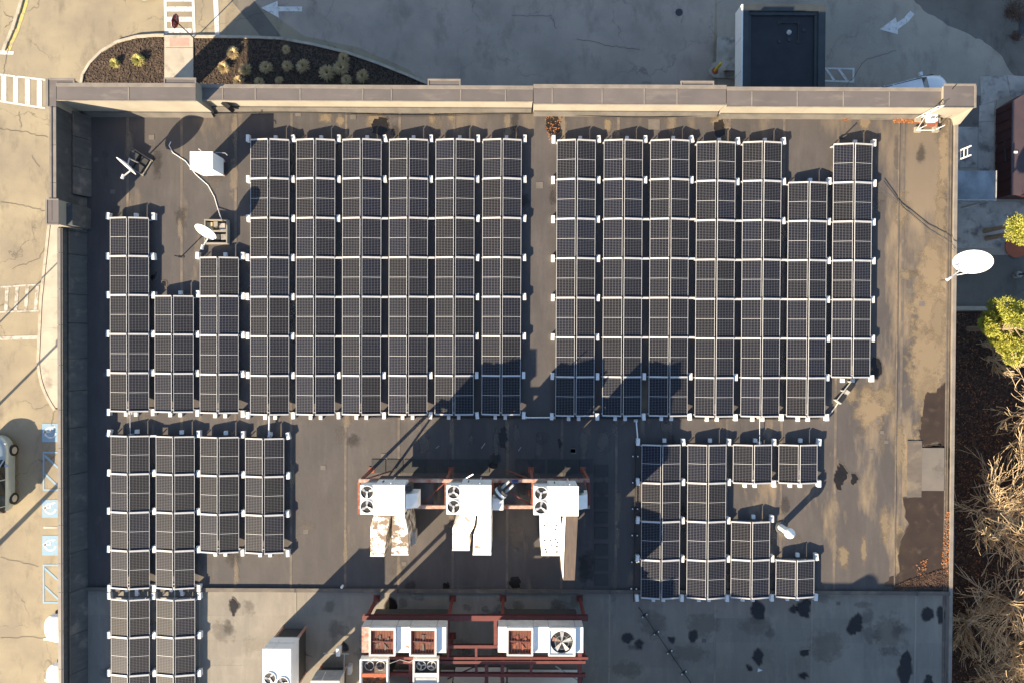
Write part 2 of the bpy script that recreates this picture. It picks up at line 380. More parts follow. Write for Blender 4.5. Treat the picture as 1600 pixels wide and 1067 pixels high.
def inpoly(x, y, P):
    c = False
    for i in range(len(P)):
        a, b = P[i], P[i-1]
        if (a[1] > y) != (b[1] > y) and x < (b[0]-a[0])*(y-a[1])/(b[1]-a[1])+a[0]: c = not c
    return c
for bp, cnt in ((bedl, 2600), (bedr, 5200)):
    P = [tuple(p[:2]) for p in G(*bp)]; xs = [p[0] for p in P]; ys = [p[1] for p in P]; k = 0
    while k < cnt:
        x, y = random.uniform(min(xs), max(xs)), random.uniform(min(ys), max(ys))
        if not inpoly(x, y, P): continue
        k += 1; a = random.uniform(0, 6.3); l, w_ = random.uniform(.04,.11), random.uniform(.015,.04); z = .075+random.random()*.03
        dx, dy = math.cos(a)*l, math.sin(a)*l; ex, ey = -math.sin(a)*w_, math.cos(a)*w_; t = random.uniform(-.03,.03)
        mb.poly([(x-dx-ex,y-dy-ey,z),(x+dx-ex,y+dy-ey,z+t),(x+dx+ex,y+dy+ey,z+t),(x-dx+ex,y-dy+ey,z)])
obj('mulch_chips', mb, 'chip', kind='stuff', label='loose bark chips lying on the planting bed north of the building', cat='bark chips')
# road markings
def mark(name, px, mat='paint', z=.012): return sheet(name, px, mat, z)
mark('crosswalk_line', [(255,-40),(259.5,-40),(261.5,54),(257.5,54)]); mark('crosswalk_line', [(298.5,-40),(302.5,-40),(306,56),(301.5,56)])
for y in (-12, 4, 19.5, 35.5, 51): mark('crosswalk_bar', [(260,y-8.5 if y<50 else y-6),(299.5,y-8.5 if y<50 else y-6),(300.5,y-1 if y<50 else y+2),(260.6,y-1 if y<50 else y+2)], z=.0125)
mark('stop_line', [(331.5,-40),(339.5,-40),(343,55),(336,55)])
mark('arrow_mark', [(408,13),(434,2),(434,11),(472,11),(472,18.5),(435,18.5),(436,28.5)], z=.0165)
mark('arrow_mark', [(1374,46.5),(1399.5,28),(1401,36.5),(1412,29),(1422,17.5),(1428.5,23),(1419,35),(1402.5,46.5),(1403,54.5)], z=.0165)
for q in ([(1280,106),(1335,107),(1335,109.5),(1280,108.5)], [(1280,125.5),(1335,127),(1335,130),(1280,128)], [(1332,109.5),(1335,109.5),(1334.6,127),(1331.6,127)], [(1289,108.6),(1293,108.7),(1305,125.9),(1300.5,125.8)], [(1308,108.9),(1312.5,109),(1326,126.6),(1321,126.4)]):
    mark('hatch_mark', q, z=.0165)
# west crosswalk, upper and lower
def lerp(a, b, t): return (a[0]+(b[0]-a[0])*t, a[1]+(b[1]-a[1])*t)
def ladderx(tl, tr, br, bl, n, wd, mat):
    mark('crosswalk_line', [tl, tr, lerp(tr, br, .06), lerp(tl, bl, .06)], mat); mark('crosswalk_line', [lerp(tl, bl, .94), lerp(tr, br, .94), br, bl], mat)
    for i in range(n):
        t = (i+.5)/n; a, b = t-wd/2/n, t+wd/2/n
        mark('crosswalk_bar', [lerp(lerp(tl,tr,a), lerp(bl,br,a), .07), lerp(lerp(tl,tr,b), lerp(bl,br,b), .07), lerp(lerp(tl,tr,b), lerp(bl,br,b), .93), lerp(lerp(tl,tr,a), lerp(bl,br,a), .93)], mat)
ladderx((-40,111),(71,124),(71,171),(-40,154), 6, .42, 'paint')
ladderx((-60,452),(67,443),(63,487),(-60,491), 8, .34, 'paint_worn')
mark('lane_line', [(-40,527),(60,524),(59,530),(-40,532)], 'paint_worn')
for i in range(5):
    a = [(47,-10),(38,22),(30,45),(23,65),(18,82)]
for i in range(4):
    a, b = [(48,-8),(38,24),(30,48),(22,66),(16,80)][i:i+2]
    mark('kerb_line', [(a[0]-7,a[1]),(a[0],a[1]),(b[0],b[1]),(b[0]-6,b[1])], 'paint_yellow')
    obj('kerb', MB().prism(G((a[0]-13,a[1]),(a[0]-8,a[1]),(b[0]-7,b[1]),(b[0]-12,b[1])), 0, .10), 'kerb', kind='structure')
mark('lane_line', [(-30,78),(22,81),(21,86),(-30,85)], 'paint')
# accessible bays: blue squares with a wheelchair mark, hatched aisles
def bay_square(y0, y1):
    mark('bay_square', [(66,y0),(94,y0),(94,y1),(66,y1)], 'paint_blue', .012)
    cy = (y0+y1)/2; c = at(79, cy, 0); mb = MB(); z = .0165
    pts = [(c.x+.32*math.cos(a/14*5.2+1.0), c.y+.30*math.sin(a/14*5.2+1.0)) for a in range(15)]
    L, Rr = ribbon(pts, .09); mb.prism(L+Rr[::-1], z-.003, z)
    hd = [(c.x-.36+.09*math.cos(a/10*6.283), c.y+.05+.09*math.sin(a/10*6.283)) for a in range(10)]; mb.prism(hd, z-.003, z)
    L, Rr = ribbon([(c.x-.26,c.y+.05),(c.x-.02,c.y+.05),(c.x+.02,c.y+.3),(c.x+.3,c.y+.36)], .09); mb.prism(L+Rr[::-1], z+.001, z+.003)
    obj('wheelchair_mark', mb, 'paint', kind='structure')
bay_square(661, 690); bay_square(780, 808); bay_square(836, 867)
def bay_hatch(y0, y1):
    for q in ([(67,y0),(96,y0),(96,y0+2.5),(67,y0+2.5)], [(67,y1-2.5),(96,y1-2.5),(96,y1),(67,y1)], [(67,y0+2.5),(69.5,y0+2.5),(69.5,y1-2.5),(67,y1-2.5)]): mark('bay_line', q, 'paint_blue')
    m = (y0+y1)/2
    for a, b in ((y0+4, y0+26), (m+2, y1-6)): mark('bay_line', [(70,a),(70,a+4),(96,b+6),(96,b+2)], 'paint_blue')
bay_hatch(705, 766); bay_hatch(881, 942)
mark('bay_line', [(68,822),(96,822),(96,825),(68,825)], 'paint_worn'); mark('bay_line', [(68,996),(96,996),(96,999.5),(68,999.5)])
mark('bay_line', [(70,1060),(96,1060),(96,1064),(70,1064)])
# long cracks in the car park
def crack(px, seed, wd=.022):
    P = [at(a, b, 0)[:2] for a, b in px]; out = []
    for (a, b) in zip(P, P[1:]):
        n_ = 8
        for i in range(n_): t = i/n_; out.append((a[0]+(b[0]-a[0])*t+random.uniform(-.06,.06), a[1]+(b[1]-a[1])*t+random.uniform(-.06,.06)))
    out.append(P[-1]); L, Rr = ribbon(out, wd)
    mb = MB()
    for i in range(len(out)-1): mb.poly([(*L[i],.0178),(*Rr[i],.0178),(*Rr[i+1],.0178),(*L[i+1],.0178)])
    obj('crack', mb, 'crack', kind='structure')
random.seed(3)
for px in ([(-5,201),(40,207),(75,216)], [(8,45),(30,20),(35,0)], [(6,115),(9,90),(16,70)], [(0,316),(40,322),(70,330)], [(50,245),(62,262)], [(85,640),(80,660),(88,675)], [(0,995),(70,996)], [(5,20),(20,30)], [(0,870),(60,885)], [(20,420),(60,405),(75,380)], [(30,175),(33,200)], [(800,25),(860,26),(870,45)], [(900,60),(950,72),(1000,78)], [(1320,140),(1350,95),(1400,80)], [(1545,300),(1550,200),(1560,130)]):
    crack(px, 1)

# ================================================================== THE BUILDING
B = empty('store_building', (0, 0, 0), 'large flat roofed store with dark membrane roof carrying the solar rows', 'building')
XW = at(93, 700, R+1.3).x; XE = at(1487, 800).x; YN = at(600, 135, R+1.35).y
YS = at(800, 1300).y - 6
xi = at(97.5, 700, R+1.3).x            # inner face of the west parapet
yn_in = at(600, 158, R+1.35).y
# body walls; the north-west corner is an open porch on a corner pillar
xp, yp = at(227,194,0).x, at(203,218,0).y       # inner faces of the corner pillar
px1, py1 = at(323,194,0).x, at(203,330,0).y      # where the closed body starts
t = .3
obj('wall', MB().box(px1, XE-.05, YN-.95, YN-.65, 0, R-.35), 'cream_wall', B)
obj('wall', MB().box(XE-t, XE-.002, YS, YN-.97, 0, R-.06), 'cream_wall', B)
obj('wall', MB().box(XW+.05, XW+.05+t, YS, py1, 0, R-.35), 'cream_wall', B)
obj('wall', MB().prism([(XW+.36,py1-.3),(XW+.36,py1),(px1,YN-.96),(px1,YN-1.3)], 0, R-.35), 'cream_wall', B)
obj('pillar', MB().box(XW-.15, xp, yp, YN-.05, 0, R-.35), 'cream_wall', B)
obj('wall', MB().box(XW+.36, XE-.31, YS, YS+.3, 0, R-.35), 'cream_wall', B)
obj('roof_slab', MB().box(XW+.03, XE-.03, YS, YN-.03, R-.34, R-.03), 'grey_metal', B)
# membrane sheets
seams = [132, 200, 284, 368, 455, 540, 623, 708, 793, 878, 963, 1048, 1136, 1221, 1305, 1407]
sx = [xi] + [at(a, 700).x for a in seams[1:]] + [XE]
ydiv = at(800, 922).y; ytop = yn_in+.1
for i, (a, b) in enumerate(zip(sx, sx[1:])):
    obj('membrane_sheet', MB().box(a, b, ydiv, ytop, R-.03, R+(.0 if i % 2 else .004)), 'membrane', B)
    if i:
        obj('seam_strip', MB().box(a-.065, a+.065, ydiv+.1, ytop-.01, R+.004, R+.011), 'seam', B)
ycuts = [ydiv, at(800,963).y, at(800,1001).y, at(800,1041).y, at(800,1110).y, YS]
sx2 = [xi] + [at(a, 1000).x for a in (230, 312, 382, 462, 540, 622, 705, 790, 872, 952, 1035, 1117, 1198, 1268, 1350, 1430)] + [XE]
for i, (a, b) in enumerate(zip(sx2, sx2[1:])):
    for j, (y1, y0) in enumerate(zip(ycuts, ycuts[1:])):
        obj('membrane_sheet', MB().box(a, b, y0, y1, R-.03, R+.002+.003*((i+j) % 2)+.002*(i%2)), 'membrane_south', B)
    if i and i % 2 == 0: obj('seam_strip', MB().box(a-.04, a+.04, YS, ydiv-.15, R+.008, R+.014), 'seam_south', B)
mb = MB().prism([(xi+.3,ydiv-.08),(XE-.1,ydiv-.08),(XE-.1,ydiv+.08),(xi+.3,ydiv+.08)], R, R+.10)
obj('roof_divider', mb, 'flashing', B)
obj('divider_cap', MB().box(xi+.3, XE-.1, ydiv-.10, ydiv+.10, R+.10, R+.125), 'seam', B)
for a in sx2[2:-1:2]:
    obj('divider_joint', MB().box(a-.04, a+.04, ydiv-.11, ydiv+.11, R+.127, R+.135), 'flashing', B)
# repair patches: faint squares and the dark pads beside the plant frame
for a, b, s_ in ((150,250,7),(176,300,7),(165,585,7),(237,215,9),(478,830,8),(505,730,8),(896,705,9),(895,703,8),(1020,740,7),(1372,658,7),(1378,675,6),(1385,690,6),(1362,705,7),(552,183,9),(466,178,9),(631,880,7),(1022,195,18),(843,290,11),(1440,475,9),(1422,455,8),(600,712,9),(1310,942,6),(1100,1000,7)):
    c = at(a, b); h = s_/60; obj('repair_patch', MB().box(c.x-h, c.x+h, c.y-h*.9, c.y+h*.9, R+.008, R+.0155), 'scuff', B)
for y in (735, 762, 785, 808, 832, 858, 882, 905):
    a, b = at(929, y-9), at(950, y+9); obj('walk_pad', MB().box(a.x, b.x, b.y, a.y, R+.012, R+.03), 'patch', B)
for x0, x1 in ((580,603),(604,630),(631,664),(665,700),(701,735),(737,765),(805,828),(830,852),(855,903),(905,926)):
    a, b = at(x0, 717), at(x1, 738); obj('walk_pad', MB().box(a.x+.02, b.x-.02, b.y, a.y, R+.012, R+.03), 'patch', B)
# east edge: metal drip edge and two raised membrane welts
for a, b, h, m in ((XE-.14, XE+.03, .12, 'coping_trim'), (XE-.42, XE-.34, .03, 'seam'), (XE-.30, XE-.24, .045, 'seam')):
    obj('roof_edge', MB().box(a, b, YS, YN-1.1, R+.006, R+h), m, B)
xr = at(1407, 700).x; obj('roof_edge', MB().box(xr-.28, xr-.22, ydiv+.2, ytop-.3, R+.006, R+.03), 'seam', B)
# ---- north parapet in lengths of different height, each with capping plates
def parapet_n(x0, x1, y0o, y1i, h, joints, steps=(), under=.95):
    """x0..x1 in photo pixels of the cap; outer y and inner y of the cap"""
    z = R+h; a, b = at(x0, y0o, z), at(x1, y0o, z); yi = at((x0+x1)/2, y1i, z).y; yo = at((x0+x1)/2, y0o, z).y
    js = [a.x]+[at(j, y0o, z).x for j in joints]+[b.x]
    obj('parapet', MB().box(a.x+.03, b.x-.03, yi+.05, yo-.05, R-.34, z-.04), 'cream_wall', B)
    for p, q in zip(js, js[1:]):
        obj('capping_plate', MB().box(p+.012, q-.012, yi, yo, z-.035, z), 'coping', B)
    obj('capping_trim', MB().box(a.x, b.x, yo-.14, yo+.03, z+.002, z+.03), 'coping_trim', B)
    obj('capping_trim', MB().box(a.x, b.x, yi-.02, yi+.02, z-.06, z+.012), 'coping_trim', B)
    for j in joints:
        x = at(j, y0o, z).x; obj('capping_joint', MB().box(x-.03, x+.03, yi+.03, yo-.16, z+.002, z+.012), 'coping_trim', B)
    for s0, s1, so in steps:
        u, v = at(s0, so, z), at(s1, so, z)
        obj('capping_plate', MB().box(u.x, v.x, yo+.032, u.y, z-.035, z+.001), 'coping', B)
        obj('capping_trim', MB().box(u.x-.02, v.x+.02, u.y+.002, u.y+.08, z-.06, z+.03), 'coping_trim', B)
        for e in (u.x-.02, v.x-.04): obj('capping_trim', MB().box(e, e+.06, yo+.035, u.y, z+.003, z+.03), 'coping_trim', B)
        obj('pilaster', MB().box(u.x+.05, v.x-.05, yo-.03, u.y-.04, 0, z-.05), 'cream_wall', B)
    obj('base_flashing', MB().hull8([(a.x+.05,yi-.16,R+.01),(b.x-.05,yi-.16,R+.01),(b.x-.05,yi+.04,R+.01),(a.x+.05,yi+.04,R+.01)], [(a.x+.05,yi-.015,R+.32),(b.x-.05,yi-.015,R+.32),(b.x-.05,yi+.04,R+.32),(a.x+.05,yi+.04,R+.32)]), 'base_flashing', B)
    return yi
HT = 2.1
parapet_n(88, 306, 131.5, 157.5, HT, (201,), ((257,306,124.5),))
parapet_n(307.5, 833, 134.5, 158, 1.35, (348, 399, 469, 567, 612, 720, 790), ((669,719,126.5),))
parapet_n(833.5, 1135, 134, 163.5, 1.45, (863, 941, 1007, 1058), ((1064,1115,129.5),))
parapet_n(1135.5, 1474, 138, 167.5, 1.46, (1175, 1246, 1318, 1390))
# north-east corner block
z = R+1.7; a, b = at(1475,132.5,z), at(1524,169,z)
obj('parapet', MB().box(a.x+.03, b.x-.03, b.y+.05, a.y-.05, 0, z-.04), 'cream_wall', B)
obj('capping_plate', MB().box(a.x, b.x, b.y, a.y, z-.035, z), 'coping', B)
for q in ((a.x,b.x,a.y-.06,a.y+.03),(b.x-.06,b.x+.03,b.y,a.y-.06),(a.x,b.x-.06,b.y-.02,b.y+.03)):
    obj('capping_trim', MB().box(*q, z+.002, z+.03), 'coping_trim', B)
# slope down from the north-east block to the roof edge
p1, p2 = Vector((b.x, b.y+.1, 0)), Vector((XE+.0, b.y-1.2, 0))
obj('parapet_wing', MB().hull8([(XE-.16,b.y-.35,R-.3),(XE+.0,b.y-.35,R-.3),(b.x-.04,b.y+.04,R-.3),(b.x-.12,b.y+.04,R-.3)], [(XE-.16,b.y-.35,R+.3),(XE+.0,b.y-.35,R+.3),(b.x-.04,b.y+.04,z-.06),(b.x-.12,b.y+.04,z-.06)]), 'cream_wall', B)
# ---- north-west high corner
z = R+HT; q = at(72.5,123.5,z); xo = at(77,250,z).x; xin = at(87.5,250,z).x; yend = at(82,345,z).y
yo = at(95,131.5,z).y; yin = at(95,157.5,z).y; xc = at(88, 131, z).x
obj('parapet', MB().box(xo+.02, xin-.02, yend, yin-.06, R-.34, z-.04), 'flashing', B)
obj('capping_plate', MB().box(q.x, xc-.012, yin-.3, yo, z-.035, z), 'coping', B)
obj('capping_plate', MB().box(q.x, at(117,124,z).x, yo+.003, q.y, z-.035, z+.001), 'coping', B)
for r in ((q.x-.02, q.x+.10, yin-.3, q.y), (q.x+.12, at(117,124,z).x, q.y-.06, q.y+.03), (at(117,124,z).x-.08, at(117,124,z).x, yo+.05, q.y-.07)):
    obj('capping_trim', MB().box(*r, z+.003, z+.03), 'coping_trim', B)
obj('pilaster', MB().box(q.x+.06, at(117,124,z).x-.04, yo-.1, q.y-.05, 0, z-.05), 'cream_wall', B)
obj('pilaster', MB().box(q.x+.06, xc-.02, yin-.26, yo-.12, 0, z-.05), 'cream_wall', B)
for i in range(3):
    y0 = yin-.32-(yin-.32-yend)*i/3; y1 = yin-.32-(yin-.32-yend)*(i+1)/3
    obj('capping_plate', MB().box(xo, xin, y1+.01, y0-.01, z-.035, z), 'coping_trim', B)
obj('capping_trim', MB().box(xo+.10, xo+.14, yend, yin-.32, z+.002, z+.03), 'coping', B)
# pilaster with its own cap half way down the west side
u, v = at(72,311,z), at(92,352,z)
obj('pilaster', MB().box(u.x+.05, xin+.1, v.y+.04, u.y-.04, 0, z-.045), 'cream_wall', B)
obj('capping_plate', MB().box(u.x, v.x, v.y, u.y, z+.002, z+.02), 'coping', B)
for r in ((u.x-.02,u.x+.07,v.y,u.y),(u.x+.07,v.x,u.y-.06,u.y),(u.x+.07,v.x,v.y,v.y+.06)): obj('capping_trim', MB().box(*r, z+.022, z+.04), 'coping_trim', B)
obj('pilaster_back', MB().box(xin+.1, xin+.4, v.y+.1, u.y-.1, R+.01, z-.6), 'flashing', B)
# ---- west parapet, southern length
z2 = R+1.32; xo2 = at(90,700,z2).x; xi2 = at(98,700,z2).x
obj('parapet', MB().box(xo2+.03, xi2-.03, YS, v.y+.03, R-.34, z2-.04), 'flashing', B)
ys_ = [v.y-.02]+[at(93, y, z2).y for y in (395, 452, 508, 570, 640, 700, 762, 820, 880, 925, 985, 1045, 1110)]+[YS]
for y1, y0 in zip(ys_, ys_[1:]):
    obj('capping_plate', MB().box(xo2, xi2, y0+.01, y1-.01, z2-.035, z2), 'coping_trim', B)
obj('capping_trim', MB().box(xo2+.16, xo2+.19, YS, v.y, z2+.002, z2+.03), 'coping', B)
# inner flashing of the west wall in sheets, with a cant at its foot
yy = [yin-.1]+[at(110, y, R+.6).y for y in (215, 262, 305, 362, 398, 460, 505, 560, 610, 668, 740, 800, 862, 922, 990, 1050, 1110)]+[YS]
for k, (y1, y0) in enumerate(zip(yy, yy[1:])):
    hi = HT if y0 > yend else 1.32; xx = xin if y0 > yend else xi2
    xx = max(xx, xi2) if hi < 2 else xx
    off = .004*(k % 2)
    obj('flashing_sheet', MB().hull8([(xx-.01,y0+.012,R+.01),(xx+.42+off,y0+.012,R+.01),(xx+.42+off,y1-.012,R+.01),(xx-.01,y1-.012,R+.01)], [(xx-.01,y0+.012,R+.85),(xx+.06+off,y0+.012,R+.85),(xx+.06+off,y1-.012,R+.85),(xx-.01,y1-.012,R+.85)]), 'flashing', B)
    obj('termination_bar', MB().box(xx+.002, xx+.085, y0+.02, y1-.02, R+.86, R+.92), 'seam', B)
# scupper slot in the north parapet and the black cable lying along its foot
p = at(357, 168, R+.6); obj('scupper', MB().obox((p.x, p.y), .22, .45, R+.35, R+.95, .9), 'black', B)
# taller storey of the same building further south, with plant on it
U = empty('upper_storey', (7, at(800,1132).y-8, R), 'taller rear block of the store rising south of the plant frames', 'building block')
x0, x1, y1 = at(845,1100).x, at(1330,1100).x, at(800,1134).y
obj('wall', MB().box(x0, x1, y1-14, y1, R+.02, R+4.6), 'cream_wall', U)
obj('roof', MB().box(x0-.15, x1+.15, y1-14.1, y1+.12, R+4.6, R+4.95), 'coping', U)
vx = at(1072,1130).x
for z0_, z1_, r0_, r1_ in ((4.95,6.0,.62,.62),(6.0,6.3,.62,.45),(6.3,6.45,.45,.1)): obj('roof_vent', MB().tube((vx,y1-1.9,R+z0_),(vx,y1-1.9,R+z1_),r0_,r1_,20), 'grey_metal', U)
obj('roof_vent', MB().box(at(900,1130).x, at(935,1130).x, y1-2.6, y1-.8, R+4.95, R+5.6), 'grey_metal', U)
# ================================================================== puddles and stains on the roof
def puddle(px, mat='wet', name='puddle', amp=2.5, zz=.016, seed=1):
    W_ = wob(px, amp, 72, seed, R); cx, cy = sum(p[0] for p in W_)/len(W_), sum(p[1] for p in W_)/len(W_)
    def grow_(d): return [(p[0]+(p[0]-cx)/max(.05, math.hypot(p[0]-cx, p[1]-cy))*d*(1+.9*noise.noise(Vector((p[0]*3, p[1]*3, seed+d*9)))), p[1]+(p[1]-cy)/max(.05, math.hypot(p[0]-cx, p[1]-cy))*d*(1+.9*noise.noise(Vector((p[0]*3+7, p[1]*3, seed+d*9))))) for p in W_]
    obj(name, MB().prism(W_, R+zz-.003, R+zz), mat, kind='structure')
    obj('silt_ring', MB().prism(grow_(.07), R+zz-.0052, R+zz-.0035), 'wet_rim', kind='structure')
def ell(cx, cy, rx, ry, rot=0, n=8):
    return [(cx+rx*math.cos(a)*math.cos(rot)-ry*math.sin(a)*math.sin(rot), cy+rx*math.cos(a)*math.sin(rot)+ry*math.sin(a)*math.cos(rot)) for a in [2*math.pi*i/n for i in range(n)]]
for s_, (x, y, rx, ry, r) in enumerate([(593,200,13,15,.4),(864,196,11,16,-.2),(1124,203,10,14,0),(1368,573,11,17,0),(242,431,4,7,.2),(258,442,4,4,0),(366,946,6,13,.1),(611,946,9,10,0),(786,683,6,17,.1),(875,694,2.5,9,0),(1313,743,9,19,.15),(1335,747,5,8,0),(1336,975,10,17,.45),(1449,959,8,8,0),(1469,960,5,13,0),(1414,1045,9,28,0),(1452,1065,4,12,0),(1183,953,9,16,-.3),(1257,950,9,13,0),(1240,951,6,5,0),(1257,1018,7,5,0),(1256,1056,5,5,0),(805,910,9,10,0),(980,996,8,8,0),(999,1006,6,7,0),(1082,994,7,8,0),(1185,1026,7,12,0),(1170,1042,4,4,0),(1050,998,5,4,0),(540,1010,4,6,0),(699,914,5,5,0)]):
    puddle(ell(x, y, rx, ry, r), seed=s_*3.1, amp=3.5)
puddle([(1446,616),(1462,612),(1474,600),(1482,600),(1483,650),(1484,700),(1482,735),(1470,694),(1441,694),(1437,685),(1438,660),(1443,640)], 'wet_brown', amp=4, seed=4)
puddle([(1440,700),(1482,700),(1484,764),(1475,766),(1473,698)], 'wet_brown', amp=2, seed=6)
puddle([(1432,748),(1441,752),(1440,768),(1484,770),(1485,915),(1420,917),(1384,917),(1388,902),(1402,898),(1403,870),(1408,845),(1418,820),(1412,790),(1414,778),(1425,775)], 'wet_brown', amp=4, seed=9, zz=.019)
for s_, (x, y, rx, ry, r) in enumerate([(508,183,10,12,0),(532,190,7,14,0),(590,190,16,16,-.4),(676,185,7,14,0),(705,178,6,18,0),(868,185,14,14,0),(950,196,6,12,0),(1122,190,12,12,0),(1350,192,9,18,0),(1355,620,12,22,.1),(1386,625,14,24,0),(1330,615,12,16,.3),(1420,430,14,9,0),(1465,500,12,40,0),(1450,640,14,60,0),(1408,330,12,28,.4),(1472,320,9,12,0),(1405,700,8,40,0),(1382,820,8,30,0),(1350,860,5,24,0),(1318,870,9,20,.2),(1480,240,6,60,0),(1470,330,8,70,0)]):
    stain(x, y, rx*1.2, ry*1.2, (.24,.185,.12), s_, .75)
for s_, (x, y, rx, ry) in enumerate([(664,692,7,22),(736,685,4,10),(842,700,5,20),(912,690,6,22),(944,690,10,16),(807,675,4,14),(775,690,4,20),(960,670,4,12),(1040,667,9,9),(1440,905,5,9),(655,665,5,8),(975,655,4,10)]):
    stain(x, y, rx*1.5, ry*1.3, (.15,.13,.115), s_, .7)
for s_, (x, y, rx, ry) in enumerate([(630,942,9,8),(730,948,8,6),(757,951,6,5),(782,952,12,9),(810,945,10,9),(870,945,9,11),(897,940,8,12),(1100,975,28,22),(1020,975,20,24),(1180,975,26,16),(1075,1020,30,16),(980,1045,26,14),(1290,1010,30,26),(1390,990,26,30),(350,985,20,18)]):
    stain(x, y, rx*1.2, ry*1.2, (.21,.185,.15), s_, .5, zz=.0138)
for k, q in enumerate([(1450,560,40,110),(1432,740,16,90),(1448,480,36,60),(1455,420,26,60),(1405,860,10,60),(1360,640,30,40),(1475,250,10,90)]): stain(*q, (.27,.205,.13), k, .8)
rs = random.Random(77)
for k in range(70):
    x, y = rs.uniform(140, 1480), rs.choice([rs.uniform(185, 340), rs.uniform(655, 915), rs.uniform(655, 915)])
    stain(x, y, rs.uniform(5, 16), rs.uniform(8, 34), rs.choice([(.16,.135,.11), (.12,.105,.095), (.055,.048,.043), (.045,.042,.04)]), k, .5)
for k in range(45):
    x, y = rs.uniform(140, 1480), rs.uniform(930, 1060)
    stain(x, y, rs.uniform(5, 22), rs.uniform(6, 20), rs.choice([(.30,.27,.22), (.15,.14,.125), (.12,.11,.10)]), k, .35, zz=.0142)
for k, x in enumerate([200, 284, 368, 455, 540, 623, 708, 793, 878, 963, 1048, 1136, 1221, 1305]):
    for j in range(5):
        stain(x+rs.uniform(-3, 3), rs.uniform(185, 915), rs.uniform(4, 9), rs.uniform(14, 40), (.24,.195,.145), k+j, .6, zz=.0145)
# concrete pavers left loose near the eastern edge
for x0, y0, x1, y1, m in ((1440,699,1474,766,'mat_grey'),(1417,688,1439,776,'seam')):
    a, b = at(x0,y0), at(x1,y1)
    obj('roof_mat', MB().box(a.x, b.x, b.y, a.y, R+.021, R+.05), m, label='long grey rectangular mat lying across the brown puddle by the east edge' if m[0]=='m' else 'narrow tan mat beside the grey one by the east edge', cat='mat')

# ================================================================== SOLAR ROWS
TILT = math.radians(10); PW, PL = .965, 1.985; EAVE = .30
def panel_proto():
    f = MB(); fw = .019; h = .035
    f.box(-PW/2, -PW/2+fw, -PL/2, PL/2, 0, h); f.box(PW/2-fw, PW/2, -PL/2, PL/2, 0, h)
    f.box(-PW/2+fw, PW/2-fw, -PL/2, -PL/2+fw, 0, h); f.box(-PW/2+fw, PW/2-fw, PL/2-fw, PL/2, 0, h)
    f.box(-PW/2+fw, PW/2-fw, -.010, .010, .004, h-.002)
    me = bpy.data.meshes.new('solar_panel'); me.from_pydata(f.v, [], f.f); me.materials.append(M['alu'])
    g = bpy.data.meshes.new('glass'); a, b = PW/2-fw, PL/2-fw
    V, F = [], []
    for y0, y1 in ((-b, -.010), (.010, b)):
        k = len(V); V += [(-a,y0,.028),(a,y0,.028),(a,y1,.028),(-a,y1,.028),(-a,y0,.004),(a,y0,.004),(a,y1,.004),(-a,y1,.004)]
        F += [(k,k+1,k+2,k+3),(k+7,k+6,k+5,k+4),(k,k+4,k+5,k+1),(k+1,k+5,k+6,k+2),(k+2,k+6,k+7,k+3),(k+3,k+7,k+4,k)]
    g.from_pydata(V, [], F); g.materials.append(M['pv_cells'])
    uv = g.uv_layers.new(name='UVMap')
    for l in g.loops:
        co = g.vertices[l.vertex_index].co; uv.data[l.index].uv = ((co.x+a)/(2*a), (co.y+b)/(2*b))
    return me, g
PME, GME = panel_proto()
def boxmesh(name, sx, sy, z0, z1, mat, bev=.0):
    mb = MB().box(-sx/2, sx/2, -sy/2, sy/2, z0, z1); me = bpy.data.meshes.new(name); me.from_pydata(mb.v, [], mb.f); me.materials.append(M[mat]); return me
BLK = boxmesh('mounting_block', .17, .35, .0, .26, 'white_block'); SBLK = boxmesh('foot_block', .17, .20, .0, .16, 'white_block')
RAILH = boxmesh('cross_rail', PW*.985, .09, .0, .045, 'alu'); RAILG = boxmesh('link_rail', 1, .10, 0, .04, 'alu')
def part(me, name, parent, loc, rot=(0,0,0), sc=None):
    o = bpy.data.objects.new(name, me); C.objects.link(o); o.parent = parent; o.location = loc; o.rotation_euler = rot
    if sc: o.scale = sc
    return o
rnd = random.Random(11)
hx = PW*math.cos(TILT)/2 + .042; hz = PW*math.sin(TILT)/2
